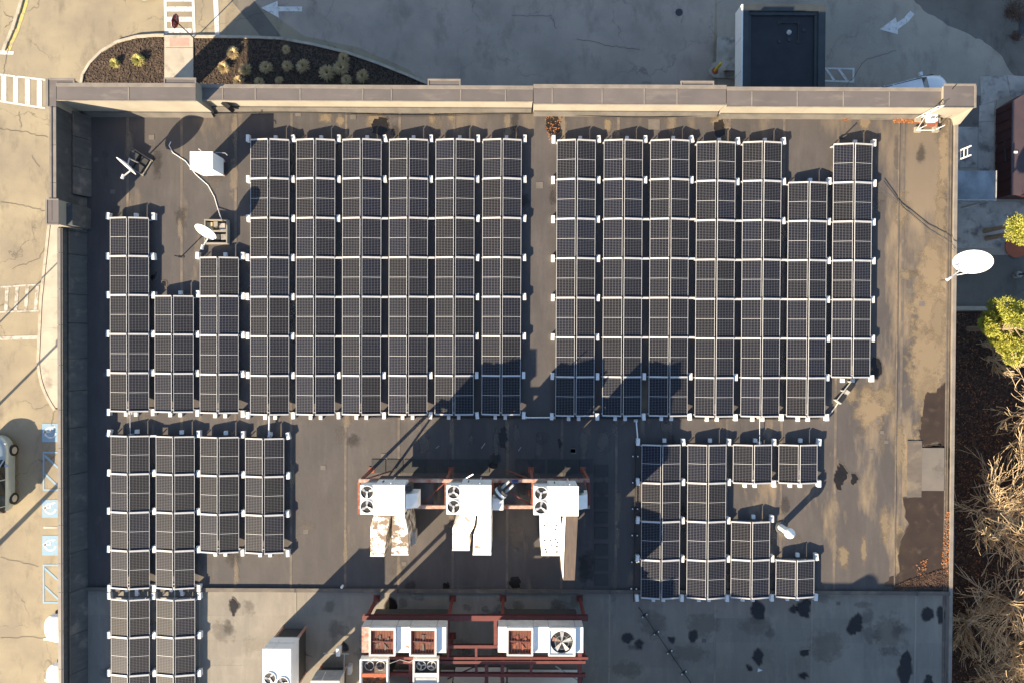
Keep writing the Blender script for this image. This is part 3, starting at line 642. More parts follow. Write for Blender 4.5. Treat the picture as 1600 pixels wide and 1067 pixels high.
def solar_row(xl, xr, ys, label, left='all', right='all', cat='solar panels', link=False, name='solar_row'):
    ym = (ys[0]+ys[-1])/2
    Xc = (at(xl, ym, R+EAVE).x+at(xr, ym, R+EAVE).x)/2
    Y = [at((xl+xr)/2, y, R+EAVE+.08).y for y in ys]
    pitch = (Y[0]-Y[-1])/(len(Y)-1); Y = [Y[0]-pitch*i for i in range(len(Y))]
    root = empty(name, (Xc, Y[-1], R), label, cat, 'rows of tilted solar panels on the flat roof')
    sag = [rnd.uniform(-.012, .012) for _ in Y]
    for i in range(len(Y)-1):
        yc = (Y[i]+Y[i+1])/2-Y[-1]
        for s_ in (-1, 1):
            o = part(PME, 'solar_panel', root, (s_*hx+rnd.uniform(-.004,.004), yc, EAVE+hz+rnd.uniform(-.004,.004)), (rnd.uniform(-.003,.003), s_*TILT+rnd.uniform(-.006,.006), rnd.uniform(-.002,.002)))
            part(GME, 'glass', o, (0,0,0))
    for i, y in enumerate(Y):
        yc = y-Y[-1]; e = -.03 if i == 0 else (.03 if i == len(Y)-1 else 0)
        for s_ in (-1, 1):
            part(RAILH, 'cross_rail', root, (s_*hx, yc+e, EAVE+hz+.038), (0, s_*TILT, 0), (1, .75 if e else 1, 1))
        for s_, md in ((-1, left), (1, right)):
            if md == 'all' or i in md:
                x = s_*(2*hx+.13)
                jy = -.10 if i == len(Y)-1 else (.12 if i == 0 else 0)
                part(BLK, 'mounting_block', root, (x+rnd.uniform(-.02,.02), yc+.02+jy*.6, 0), (0, 0, rnd.choice([0,0,0,.05,-.06,.1,.25 if i==0 else .04]) * (1 if s_>0 else -1)))
            elif s_ == 1:
                part(RAILG, 'link_rail', root, (2*hx+.14, yc+e, EAVE-.0), (0,0,0), (.36, 1, 1))
    for yy_, sg in ((Y[0], 1), (Y[-1], -1)):
        for x in ((.22,) if sg > 0 else (-.30, .22)):
            part(SBLK, 'foot_block', root, (x, yy_-Y[-1]+sg*.16, 0))
    # ridge legs and base rails under the modules
    mb = MB()
    for i in range(len(Y)):
        y = Y[i]; y = y-.1 if i == 0 else (y+.1 if i == len(Y)-1 else y)
        mb.box(Xc-2*hx, Xc+2*hx, y-.03, y+.03, R+.02, R+.06); mb.box(Xc-.02, Xc+.02, y-.02, y+.02, R+.06, R+EAVE+2*hz-.03)
        for s_ in (-1, 1): mb.box(Xc+s_*2*hx-.02*(1+s_), Xc+s_*2*hx+.02*(1-s_), y-.02, y+.02, R+.06, R+EAVE-.02)
    obj('support_frame', mb, 'grey_metal', root, kind='stuff')
    return root
yL = [218,279,340,401.5,463,524.5,586,648]
ord_ = ['leftmost', 'second', 'third', 'fourth', 'fifth', 'sixth']
gl = ['all', (0,1,2,6,7), (0,1,6,7), (0,1,6,7), 'all', 'all']
LX = [(391,452.5),(462,524.5),(534,596.5),(606.5,669.5),(679,742),(752.5,815)]
LT = ['nearest the small white air conditioner', 'right of the dish shadowed one', 'below the dark puddle by the parapet', 'in the middle of the left block of six', 'last but one before the aisle', 'along the left side of the narrow aisle']
for i, (a, b) in enumerate(LX):
    solar_row(a, b, yL, f'{ord_[i]} of the six left block rows, {LT[i]}' , 'all' if i == 0 else (), gl[i])
yR = [[219,280.5,342,403,465,527,588,650]]*3+[[222,283,345,406,468,529,590,651]]*2
RX = [(868,930.5),(941,1004),(1013,1077),(1086,1148),(1158,1219.5)]
gr = ['all', (0,1,6,7), (0,1,6,7), (0,1,6,7), (0,1,2,7)]
for i, (a, b) in enumerate(RX):
    solar_row(a, b, yR[i], f'{ord_[i]} of five long solar rows right of the central aisle', 'all' if i == 0 else (), gr[i])
solar_row(1229.5, 1290.5, [285,346.5,408,469,530.5,591,651], 'solar row of six module pairs whose top starts lower than its neighbours', (), 'all')
solar_row(1300, 1361, [225,286,346.5,407.5,468.5,530,590], 'rightmost solar row, beside the pale silted strip along the east edge', (), 'all')
solar_row(172, 233.5, [340,400.5,461.5,522,583,643], 'far left solar row of five module pairs in the shadow of the west parapet', 'all', 'all')
solar_row(242, 303, [462,523,584,644], 'short solar row of three module pairs, second from the left in the upper field', (), 'all')
solar_row(312, 374, [402,463,524,585,645.5], 'solar row of four module pairs directly below the dish on an open box', (0,), 'all')
solar_row(173.5, 234.5, [680,741,801,860,919], 'leftmost solar row of four pairs just above the low roof divider', 'all', (1,2,3,4))
solar_row(244, 304.5, [681,741.5,801,860.5,919], 'second solar row from the left just above the roof divider, four pairs long', (), 'all')
solar_row(313, 374, [682,742.5,803,863], 'left of the two three pair rows above the sunlit roof divider', (), 'all')
solar_row(383, 444.5, [684,744,804,864], 'right of the two three pair rows, facing the open roof', (), 'all')
solar_row(173.5, 235, [935,994.5,1054,1113], 'leftmost solar row below the low roof divider, cut by the bottom of the photo', 'all', 'all')
solar_row(245, 305.5, [935,994.5,1054,1113], 'solar row below the roof divider, next to the sunlit southern roof', (), 'all')
solar_row(1001, 1063, [694,755,815,875,934.5], 'partly shaded solar row of four pairs, nearest to the plant frame on the right', 'all', 'all')
solar_row(1072.5, 1134.5, [694,755,815,875,934.5], 'solar row of four pairs in the lower right group, second from its left', (), (0,1,2,3,4))
solar_row(1145, 1205.5, [694,755], 'single pair of solar panels at the top of the lower right group, left one', (), 'all')
solar_row(1215.5, 1277, [694,755], 'single pair of solar panels at the top right of the lower right group', (), 'all')
solar_row(1142, 1202, [814,874.5,934], 'solar row of two pairs left of the white dome vent', (), 'all')
solar_row(1211, 1272.5, [874,933], 'single pair of solar panels at the bottom right, partly in shadow', (), 'all')

# ================================================================== ROOFTOP PLANT
def fan(parent, c, r, z, hole='black', blade='blade', n=3, rot=0.3, ring='white_metal'):
    """open fan in a deck: dark well, ring, blades, hub"""
    k = 20
    def disc(rr, z0, z1): return MB().prism([(c[0]+rr*math.cos(2*math.pi*i/k), c[1]+rr*math.sin(2*math.pi*i/k)) for i in range(k)], z0, z1)
    f = obj('fan', disc(r, z+.002, z+.006), hole, parent)
    m = MB()
    for i in range(k):
        a, b = 2*math.pi*i/k, 2*math.pi*(i+1)/k
        q = [(c[0]+rr*math.cos(t_), c[1]+rr*math.sin(t_)) for rr, t_ in ((r,a),(r+.03,a),(r+.03,b),(r,b))]
        m.prism(q, z+.002, z+.04)
    obj('fan_ring', m, ring, f)
    for i in range(n):
        t_ = rot+2*math.pi*i/n; q = []
        for rr, da, zz in ((.12,-.35,.010),(.93,-.33,.012),(.96,.12,.03),(.6,.30,.035),(.12,.5,.022)):
            q.append((c[0]+r*rr*math.cos(t_+da), c[1]+r*rr*math.sin(t_+da), z+zz))
        obj('fan_blade', MB().hull8(q, [(a, b, cc+.006) for a, b, cc in q]), blade, f)
    obj('fan_hub', disc(r*.2, z+.008, z+.05), blade, f)
    return f
ZF = R+2.8; ZT = R+4.1
# ---- steel platform of the upper row
PF = empty('steel_platform', (*at(740,760)[:2], R), 'rust streaked steel platform carrying the three white rooftop units', 'steel frame')
def P3(x, y, z): return at(x, y, z)
zb = ZF-.1
bA, bB, bC, bD = P3(561,750,zb), P3(921,750,zb), P3(921,792,zb), P3(561,800,zb)
obj('beam', MB().ibeam(bA, bB, .16, .2), 'rust_pale', PF)
obj('beam', MB().ibeam(P3(561,791,zb), P3(921,791,zb), .16, .2), 'rust_pale', PF)
for x, m in ((561.5,'rust'),(634,'rust'),(672,'rust_pale'),(697,'rust'),(770,'rust'),(832.5,'rust'),(906,'rust'),(920,'red_beam')):
    if x == 672: continue
    a, b = P3(x, 752, zb), P3(x, 802 if x < 562 else 790, zb)
    obj('beam', MB().ibeam(a, b, .12, .18), m, PF)
for x, y in ((562.5,751),(562.5,800),(697,751),(697,790),(832,751),(832,790),(920,751),(920,790)):
    p = P3(x, y, zb); obj('post', MB().box(p.x-.06, p.x+.06, p.y-.06, p.y+.06, R+.04, zb-.1), 'rust', PF)
    obj('base_plate', MB().box(p.x-.15, p.x+.15, p.y-.15, p.y+.15, R+.012, R+.04), 'rust', PF)
for (x0, y0, x1, y1) in ((697,752,655,790),(770,752,832,790)):
    a, b = P3(x0, y0, zb-.1), P3(x1, y1, zb-.1); a.z = zb-.12; b.z = zb-.12
    obj('brace', MB().bar(a, b, .06, .06), 'red_beam', PF)
def brace(x0, y0, z0, x1, y1, z1): 
    a, b = at(x0, y0, zb), at(x1, y1, zb); a.z = z0; b.z = z1; obj('brace', MB().bar(a, b, .06, .06), 'rust', PF)
brace(562.5, 753, zb-.2, 562.5, 798, R+.2); brace(920, 753, R+.2, 920, 788, zb-.2)
brace(564, 751, zb-.2, 600, 751, R+.1); brace(832, 751, zb-.2, 790, 751, R+.1)
# ---- rooftop units
UN = empty
labels_u = ['left white rooftop air unit with two fans, above the peeling brown and white ducts', 'middle white rooftop air unit, between the two others on the platform', 'right white rooftop air unit above the duct dotted with dark squares']
for i, (fx, x0, x1, y0, y1) in enumerate(((562.5,584,631,758,804),(697.5,720,766.5,758,804),(834,857,903,760,805))):
    a, b = at(x0, y0, ZT), at(x1, y1, ZT); f = at(fx, y0+.5, ZT-.03)
    u = empty('rooftop_unit', ((f.x+b.x)/2, b.y, ZF), labels_u[i], 'air conditioner', 'white rooftop units on the upper platform')
    obj('cabinet', MB().box(a.x, b.x, b.y, a.y, ZF+.002, ZT-.03), 'white_metal', u)
    obj('lid', MB().box(a.x-.01, b.x+.03, b.y-.03, a.y+.03, ZT-.03, ZT), 'white_metal', u)
    zf = ZT-.07
    cb = MB().box(f.x, a.x-.012, b.y, a.y, ZT-.55, zf)
    obj('fan_deck', cb, 'white_metal', u)
    cmb = MB().hull8([(f.x+.1,b.y+.1,ZF),(a.x-.012,b.y+.1,ZF),(a.x-.012,a.y-.1,ZF),(f.x+.1,a.y-.1,ZF)], [(f.x+.02,b.y+.02,ZT-.55),(a.x-.012,b.y+.02,ZT-.55),(a.x-.012,a.y-.02,ZT-.55),(f.x+.02,a.y-.02,ZT-.55)])
    obj('coil', cmb, 'grey_metal', u)
    cx = (f.x+a.x)/2; hgt = a.y-b.y
    for k, yy_ in enumerate((.76, .27)): fan(u, (cx, b.y+hgt*yy_), .285, zf, rot=.5+k*1.1+i)
    obj('seam', MB().box(f.x+.01, a.x-.02, b.y+hgt*.51, b.y+hgt*.53, zf, zf+.02), 'grey_metal', u)
    c0_, c1_ = at(x0, 755, R), at(x1, 800, R)
    bx0, bx1 = c0_.x*.975, c1_.x*.975
    obj('shadow_filler', MB().box(f.x+.4, b.x+(1.2,1.2,.3)[i], b.y+.02, b.y+1.15, R+.95, ZF-.22), 'dark_grey', u)  # added box beneath the unit, closes lit gaps in its cast shadow
    # access panels on the north side
    for k in range(3):
        w0 = a.x+(b.x-a.x)*(k/3)+.03; w1 = a.x+(b.x-a.x)*((k+1)/3)-.03
        obj('access_panel', MB().box(w0, w1, a.y+.002, a.y+.03, ZF+.12, ZT-.14), 'white_metal', u)
    obj('handle', MB().box(a.x+.3, a.x+.34, a.y+.031, a.y+.08, ZF+.5, ZF+.8), 'dark_grey', u)
    # hood on the east end
    if i != 1:
        h0 = at(x1+(23 if i == 0 else 17), y0+11, ZT-.45); h1 = at(x1, y1-9, ZT-.45)
        obj('intake_hood', MB().hull8([(b.x+.032,h1.y,ZF+.1),(h0.x,h1.y,ZF+.1),(h0.x,h0.y,ZF+.1),(b.x+.032,h0.y,ZF+.1)], [(b.x+.032,h1.y+.05,ZT-.25),(h0.x-.05,h1.y+.05,ZT-.55),(h0.x-.05,h0.y-.05,ZT-.55),(b.x+.032,h0.y-.05,ZT-.25)]), 'white_block', u)
        obj('louvre', MB().box(b.x+.032, b.x+.3, a.y-.35, a.y-.1, ZF+.25, ZT-.35), 'dark_grey', u)
    tp = at(x0+31, 746, ZF+.6); obj('vent_pipe', MB().tube((tp.x,a.y+.12,ZF+.1),(tp.x,a.y+.12,ZT+.05),.025,.025), 'white_block', u)
a, b = at(724,750,ZF+1), at(740,738,ZF+1); a.z = ZF+.9; b.z = ZF+1.3
obj('loose_flap', MB().bar(a, b, .05, .03), 'white_metal', label='thin white metal strip sticking out behind the middle rooftop unit', cat='metal strip')
# blower with its motor east of the middle unit
c = at(786, 766, ZF+.7)
bl = empty('blower', (c.x, c.y, ZF), 'round blower with black and white drum at the right end of the middle unit', 'blower')
d = Vector((.55,.55,.1)).normalized()
obj('drum', MB().tube(c-d*.35, c+d*.05, .30, .30, 18), 'dark_grey', bl, smooth=False)
obj('drum_band', MB().tube(c-d*.22, c-d*.10, .32, .32, 18), 'white_block', bl)
for o_ in (-.13, .13):
    s_ = Vector((-.7,.7,0))*o_; obj('prong', MB().bar(c+d*.05+s_, c+d*.55+s_, .10, .2), 'grey_metal', bl)
a, b = at(769,776,ZF+.5), at(787,796,ZF+.5)
obj('housing', MB().box(a.x, b.x, b.y, a.y, ZF, ZF+.6), 'white_block', bl, bevel=.04)
c2 = at(783,777,ZF+.8); obj('motor', MB().tube(Vector(c2)-Vector((0,0,.3)), c2, .14, .12, 12), 'white_block', bl)
p = at(800,752,ZF+.15); obj('pipe_wrap', MB().tube((p.x,p.y,ZF+.1),(p.x+.3,p.y,ZF+.1),.07,.07), 'blue_wrap', label='blue wrapped joint on the platform beam between middle and right units', cat='pipe joint')
# ---- ducts that drop from the units to the roof
def duct(name, px, zs, mat, label, riser=True, th=.55):
    top = [at(x, y, R+z) for (x, y), z in zip(px, zs)]
    ya, yb = max(p.y for p in top), min(p.y for p in top)
    mb = MB(); bot = [Vector((p.x, p.y, R+.05+.85*(p.y-yb)/(ya-yb))) for p in top]
    mb.hull8(bot[::-1], top[::-1])
    r = empty(name, (sum(p.x for p in top)/len(top), min(p.y for p in top), R), label, 'duct', 'sheet metal ducts hanging from the rooftop units')
    obj('trunk', mb, mat, r)
    lo = sorted(top, key=lambda p: p.y)[:2]; x0, x1 = min(p.x for p in lo), max(p.x for p in lo); y0 = min(p.y for p in lo)
    if False: obj('riser', MB().box(x0+.03, x1-.03, y0+.02, y0+.62, R+.01, min(p.z for p in lo)-th+.02), 'grey_metal', r)
    # standing flange at the end
    obj('flange', MB().box(x0-.02, x1+.02, y0-.02, y0+.03, min(p.z for p in lo)-.3, min(p.z for p in lo)+.02), 'white_block', r)
    return r
duct('duct', [(584,806),(610,806),(604,832),(600,868),(579,868),(579,820)], [3.75,3.75,3.2,2.5,2.5,3.4], 'peeling', 'peeling white duct with brown end, left one under the left unit')
duct('duct', [(613,806),(632,806),(638,834),(638,865),(612,866),(612,838)], [3.75,3.75,3.1,2.5,2.5,3.1], 'peeling', 'mostly bare brown duct with white flakes, right one under the left unit')
a, b = at(637,831,R+1.6), at(649,850,R+1.6); obj('duct_box', MB().box(a.x,b.x,b.y,a.y,R+.9,R+1.6), 'grey_metal', label='small grey box beside the brown flaking duct', cat='metal box')
duct('duct', [(720,806),(743,806),(741,822),(733,835),(733,858),(707,859),(707,824)], [3.75,3.75,3.4,3.0,2.6,2.6,3.3], 'peeling_light', 'white duct with a rusty patch near its end, under the middle unit')
duct('duct', [(746,806),(767,806),(767,866),(739,866),(740,835),(745,822)], [3.75,3.75,2.5,2.5,3.1,3.4], 'peeling_light', 'cleaner white duct, right one under the middle unit')
d3 = duct('duct', [(850,807),(876,807),(875,867),(846.5,867),(846.5,823)], [3.75,3.75,2.5,2.5,3.4], 'white_metal', 'white duct dotted with dark square holes under the right unit')
for x, y in ((851,819.5),(869,819.5),(867.5,826),(851,843.5),(860,843),(868,842),(871,846.5),(861.5,850.5),(870,853),(852.5,857.5),(854,861.5),(870,861.5)):
    zz = 3.75-(y-807)/60*1.25; p = at(x, y, R+zz+.02)
    obj('hole', MB().box(p.x-.045, p.x+.045, p.y-.045, p.y+.045, p.z-.03, p.z+.012), 'dark_grey', d3)
r = empty('duct', (*at(892,850)[:2], R), 'long brown horizontal duct with white edge reaching furthest from the right unit', 'duct', 'sheet metal ducts hanging from the rooftop units')
a, b = at(884, 807, R+3.9), at(903, 905, R+3.8)
q = [at(884,807,R+3.9), at(903,807,R+3.9), at(898,906,R+3.8), at(880,906,R+3.8)]
obj('trunk', MB().hull8([Vector((p.x,p.y,R+.9)) for p in q][::-1], q[::-1]), 'brown_duct', r)
q = [at(880,807,R+3.6), at(883.5,807,R+3.93), at(880,905,R+3.83), at(876,866,R+3.5), at(876,830,R+3.5)]
obj('edge_strip', MB().hull8([Vector((p.x,p.y,p.z-.5)) for p in q][::-1], q[::-1]), 'white_metal', r)
p = at(889,895,R+3.3); obj('riser', MB().box(p.x-.25,p.x+.25,p.y-.1,p.y+.4,R+.01,R+3.2), 'brown_duct', r)

# ---- lower platform with condensers
ZG = R+2.62; ZC = R+3.5
PG = empty('steel_platform', (*at(740,960)[:2], R), 'dark red steel platform under the rusty condensers at the bottom of the photo', 'steel frame')
def beam2(x0, y0, x1, y1, m='red_beam', wd=.18, h=.2, dz=0):
    a, b = at(x0, y0, ZG), at(x1, y1, ZG); a.z -= h/2-dz; b.z -= h/2-dz; obj('beam', MB().ibeam(a, b, wd, h), m, PG)
beam2(566, 965.5, 919, 965.5, wd=.26, dz=.01)
beam2(566, 1028, 919, 1028, wd=.12, h=.18); beam2(620, 1034, 915, 1034, wd=.14, dz=.02)
beam2(566, 1053, 915, 1055, wd=.16, dz=.03); beam2(566, 1100, 915, 1100, wd=.16)
beam2(697, 1010, 779, 1010, wd=.15); 
for x, y0, y1, w_ in ((641,1026,1105,.16),(744,1012,1052,.12),(760,1031,1105,.18),(785,1031,1105,.18),(906,1020,1105,.20),(774,968,1010,.16),(830,1028,1054,.12),(571,968,1105,.14),(700,968,1028,.12)):
    beam2(x, y0, x, y1, wd=w_, h=.17, dz=-.01)
for x in (572, 700, 785, 914):
    for y in (967, 1030, 1100):
        p = at(x, y, ZG); obj('post', MB().box(p.x-.07, p.x+.07, p.y-.07, p.y+.07, R+.04, ZG-.2), 'red_beam', PG)
        obj('base_plate', MB().box(p.x-.17, p.x+.17, p.y-.17, p.y+.17, R+.016, R+.04), 'red_beam', PG)
for x0, x1, y0, y1 in ((785,830,1040,1036),(698,744,1068,1040),(869,906,1048,1064)):
    a, b = at(x0,y0,ZG-.3), at(x1,y1,ZG-.3); a.z -= .5; obj('brace', MB().bar(a,b,.05,.05), 'grey_metal' if x0==869 else 'red_beam', PG)
def condenser(x0, x1, fans, panels, label, rusty):
    y0, y1 = 981, 1024; a, b = at(x0, y0, ZC), at(x1, y1, ZC)
    u = empty('condenser', ((a.x+b.x)/2, b.y, ZG), label, 'condenser', 'twin fan condensers on the red platform')
    obj('casing', MB().box(a.x, b.x, b.y+.06, a.y, ZG+.02, ZC-.17), 'grey_metal', u)
    obj('shadow_filler', MB().box(a.x+.1, b.x-.1, b.y+.1, a.y-.35, R+.4, ZG), 'dark_grey', u)  # added solid fill below the casing, keeps sun from passing under it
    for k, (p0, p1, m) in enumerate(panels):
        q0, q1 = at(p0, y0, ZC).x, at(p1, y0, ZC).x
        obj('top_panel', MB().box(q0+.01, q1-.01, b.y+.10, a.y+.02, ZC-.17, ZC-.11), m, u)
        obj('side_panel', MB().box(q0+.015, q1-.015, a.y+.002, a.y+.05, ZG+.06, ZC-.13), 'grey_metal', u)
    for k, (f0, f1, openf) in enumerate(fans):
        q0, q1 = at(f0, y0, ZC).x, at(f1, y0, ZC).x; c = ((q0+q1)/2, (a.y+b.y)/2); rr = (q1-q0)/2
        fb = MB()
        for r_ in ((q0,q1,a.y-.06,a.y+.03),(q0,q1,b.y,b.y+.07),(q0,q0+.07,b.y+.07,a.y-.06),(q1-.07,q1,b.y+.07,a.y-.06)): fb.box(*r_, ZC-.12, ZC+.06)
        bx = obj('fan_box', fb, 'white_metal', u)
        obj('fan_well', MB().box(q0+.07, q1-.07, b.y+.07, a.y-.06, ZC-.10, ZC-.07), 'black' if openf else 'rust_grille', bx)
        if not openf:
            mm = MB()
            for r_ in ((q0+.07,q1-.07,a.y-.11,a.y-.06),(q0+.07,q1-.07,b.y+.07,b.y+.12),(q0+.07,q0+.12,b.y+.12,a.y-.11),(q1-.12,q1-.07,b.y+.12,a.y-.11)): mm.box(*r_, ZC-.06, ZC+.03)
            obj('inner_rim', mm, 'rust', bx)
            obj('fan_bar', MB().bar((q0+.1,c[1]+.03,ZC-.02),(q1-.1,c[1]-.02,ZC-.02),.05,.04), 'red_beam', bx)
            for t_ in range(4):
                an = t_*math.pi/2+.5+k; l = rr*.62
                obj('fan_blade', MB().hull8([(c[0],c[1],ZC-.065),(c[0]+l*math.cos(an-.28),c[1]-.05+l*math.sin(an-.28),ZC-.065),(c[0]+l*math.cos(an+.28),c[1]-.05+l*math.sin(an+.28),ZC-.065)], [(c[0],c[1],ZC-.045),(c[0]+l*math.cos(an-.28),c[1]-.05+l*math.sin(an-.28),ZC-.05),(c[0]+l*math.cos(an+.28),c[1]-.05+l*math.sin(an+.28),ZC-.04)]), 'rust' if rusty and x0 > 700 else 'brown_duct', bx)
            # wire grille
            gm = MB()
            for t_ in range(1, 8):
                xx = q0+.1+(q1-q0-.2)*t_/8; gm.box(xx-.004, xx+.004, b.y+.12, a.y-.11, ZC-.005, ZC+.003)
            obj('wire_guard', gm, 'rust', bx)
        else:
            cm = MB(); k2 = 24; R0 = rr-.10
            for j in range(k2):
                t0, t1 = 2*math.pi*j/k2, 2*math.pi*(j+1)/k2
                def sq(t_): 
                    m_ = max(abs(math.cos(t_)), abs(math.sin(t_))); return (c[0]+(rr-.07)*math.cos(t_)/m_, c[1]+(rr-.075)*math.sin(t_)/m_)
                cm.prism([(c[0]+R0*math.cos(t0),c[1]+R0*math.sin(t0)), sq(t0), sq(t1), (c[0]+R0*math.cos(t1),c[1]+R0*math.sin(t1))], ZC-.06, ZC+.02)
            obj('fan_cowl', cm, 'white_block', bx)
            for j in range(5):
                an = j*2*math.pi/5+1.55; l = R0*.95; dz = .03
                q = [(c[0]+l*rr_*math.cos(an+da), c[1]+l*rr_*math.sin(an+da), ZC-.05+zz) for rr_, da, zz in ((.1,-.4,0),(.95,-.22,0),(.95,.22,.03),(.1,.6,.02))]
                obj('fan_blade', MB().hull8(q, [(x_,y_,z_+.01) for x_,y_,z_ in q]), 'grey_metal' if j != 1 else 'rust_pale', bx)
            gm = MB()
            for j in range(4): an = j*math.pi/4; gm.bar((c[0],c[1],ZC+.03),(c[0]+R0*math.cos(an),c[1]+R0*math.sin(an),ZC+.03),.008,.008)
            for rr_ in (.6,):
                pts = [(c[0]+R0*rr_*math.cos(j*.2618),c[1]+R0*rr_*math.sin(j*.2618),ZC+.035) for j in range(25)]
                for p_, q_ in zip(pts, pts[1:]): gm.bar(p_, q_, .008, .008)
            obj('wire_guard', gm, 'grey_metal', bx)
    return u
condenser(564, 697, [(577,618,0),(640,682,0)], [(564,577,'rust_pale'),(577,619,'white_metal'),(619,640,'peeling_light'),(640,682,'white_metal'),(682,697,'white_metal')], 'left condenser with two rust brown square fan grilles and a rusted end panel', 1)
condenser(778, 912, [(792,833,0),(857,899,1)], [(778,792,'white_metal'),(792,834,'white_metal'),(834,857,'white_metal'),(857,899,'white_metal'),(899,912,'white_metal')], 'right condenser with one rusty grille and one open round black fan', 1)
def back_unit(x0, x1, y0, y1, label):
    a, b = at(x0, y0, ZC), at(x1, y1, ZC); u = empty('air_handler', ((a.x+b.x)/2, b.y, R), label, 'air handler', 'air handlers south of the photo')
    obj('cabinet', MB().box(a.x, b.x, b.y, a.y, R+.3, ZC+.1), 'white_metal', u); obj('base', MB().box(a.x+.1, b.x-.1, b.y+.1, a.y-.1, R+.02, R+.3), 'red_beam', u)
    for k in range(3): fan(u, (a.x+(b.x-a.x)*(k+.5)/3, (a.y+b.y)/2), .4, ZC+.1, rot=k)
back_unit(568, 700, 1098, 1150, 'long air handler just beyond the bottom edge of the photo, left one')
back_unit(703, 790, 1094, 1146, 'air handler just beyond the bottom edge of the photo, middle one')
back_unit(793, 915, 1098, 1150, 'long air handler just beyond the bottom edge of the photo, right one')
def small_cond(x0, x1, m, label):
    zt = ZG+.45; a, b = at(x0, 1030, zt), at(x1, 1082, zt)
    u = empty('old_condenser', ((a.x+b.x)/2, b.y, ZG), label, 'condenser', 'opened condensers below the twin fan ones')
    for r_ in ((a.x,a.x+.07,b.y,a.y),(b.x-.07,b.x,b.y,a.y),(a.x+.07,b.x-.07,a.y-.05,a.y),(a.x+.07,b.x-.07,b.y,b.y+.05)): obj('side', MB().box(*r_, ZG+.02, zt), 'white_metal', u)
    obj('shade_block', MB().box(a.x+.1, b.x-.1, b.y+.1, a.y-.15, R+.3, ZG), 'dark_grey', u)  # added block under the tray, only there to cast unbroken shade
    obj('tray', MB().box(a.x+.07, b.x-.07, b.y+.05, a.y-.05, ZG+.02, ZG+.08), 'brown_duct' if m == 'rust' else 'dark_grey', u)
    obj('cross_bar', MB().box(a.x+.07, b.x-.07, a.y-.85, a.y-.68, zt-.1, zt-.02), 'orange' if m == 'rust' else 'white_metal', u)
    for k, xx in enumerate((.3, .7)):
        c = (a.x+(b.x-a.x)*xx, a.y-.42); fan(u, c, .20, ZG+.15, hole='dark_grey', blade='grey_metal' if m != 'rust' else 'brown_duct', rot=k+.4, ring='grey_metal')
    mb = MB(); rr = random.Random(int(x0))
    for k in range(130):
        x, y = rr.uniform(a.x+.1, b.x-.15), rr.uniform(b.y+.1, a.y-.9); an = rr.uniform(0, 6); s_ = .06
        mb.poly([(x+s_*math.cos(an),y+s_*math.sin(an),ZG+.1+rr.random()*.06),(x-s_*math.sin(an)*.6,y+s_*math.cos(an)*.6,ZG+.1),(x-s_*math.cos(an),y-s_*math.sin(an),ZG+.13),(x+s_*math.sin(an)*.6,y-s_*math.cos(an)*.6,ZG+.12)])
    if m == 'rust': obj('fallen_leaves', mb, 'dead_leaf', u, kind='stuff')
    else: obj('lid_sheet', MB().box(a.x+.1, b.x-.1, b.y+.1, a.y-.9, zt-.08, zt-.04), 'grey_metal', u)
small_cond(562, 606, 'rust', 'opened rusty condenser with dead leaves in it, bottom left of the red platform')
small_cond(645, 685, 'grey', 'opened grey condenser with two small fans, right of the leafy one')
a, b = at(606,1032,ZG+.1), at(660,1030,ZG+.1)
obj('loose_hose', MB().path([at(573,1036,ZG+.5), at(585,1027,ZG+.62), at(598,1029,ZG+.55), at(606,1037,ZG+.5), at(625,1030,ZG+.4), at(640,1034,ZG+.45), at(652,1026,ZG+.5)], .012), 'grey_metal', label='thin loose hose looping over the opened condensers', cat='hose')

# ---- box units at the bottom left
def box_unit(x0, y0, x1, y1, zt, zb_, label, fans, mat='white_metal'):
    a, b = at(x0, y0, R+zt), at(x1, y1, R+zt)
    u = empty('box_unit', ((a.x+b.x)/2, b.y, R), label, 'air conditioner')
    obj('cabinet', MB().box(a.x, b.x, b.y, a.y, R+zb_, R+zt-.02), mat, u)
    obj('lid', MB().box(a.x-.02, b.x+.02, b.y-.02, a.y+.02, R+zt-.02, R+zt+.015), mat, u)
    for xx in (a.x+.08, b.x-.08):
        for yy_ in (b.y+.08, a.y-.08): obj('leg', MB().box(xx-.05, xx+.05, yy_-.05, yy_+.05, R+.012, R+zb_), 'rust_pale', u)
    obj('base', MB().box(a.x+.08, b.x-.08, b.y+.1, a.y-.16, R+.02, R+zb_-.01), 'patch', u)
    obj('skid', MB().box(a.x, b.x, a.y-.14, a.y-.02, R+zb_-.12, R+zb_-.002), 'grey_metal', u)
    obj('seam', MB().box(a.x+.01, b.x-.01, a.y+.022, a.y+.03, R+(zt+zb_)/2, R+(zt+zb_)/2+.02), 'grey_metal', u)
    for (fx, fy, fr) in fans: 
        p = at(fx, fy, R+zt); fan(u, (p.x, p.y), fr, R+zt+.016, rot=fx)
    p = at(x0+18, y0-4, R+zt-.2); obj('pipe', MB().tube((p.x,a.y+.06,R+zb_+.2),(p.x+.05,a.y+.08,R+zt+.25),.02,.02), 'white_block', u)
    return u
box_unit(411, 1013.5, 454, 1095, 2.65, 1.4, 'tall pinkish white box unit with two round fans at the bottom edge of the photo', [(422,1058.5,.27),(442,1066,.27)])
box_unit(486, 1063, 530, 1110, 1.7, .7, 'lower pale grey box unit cut by the bottom edge, right of the tall box', [], 'grey_metal')
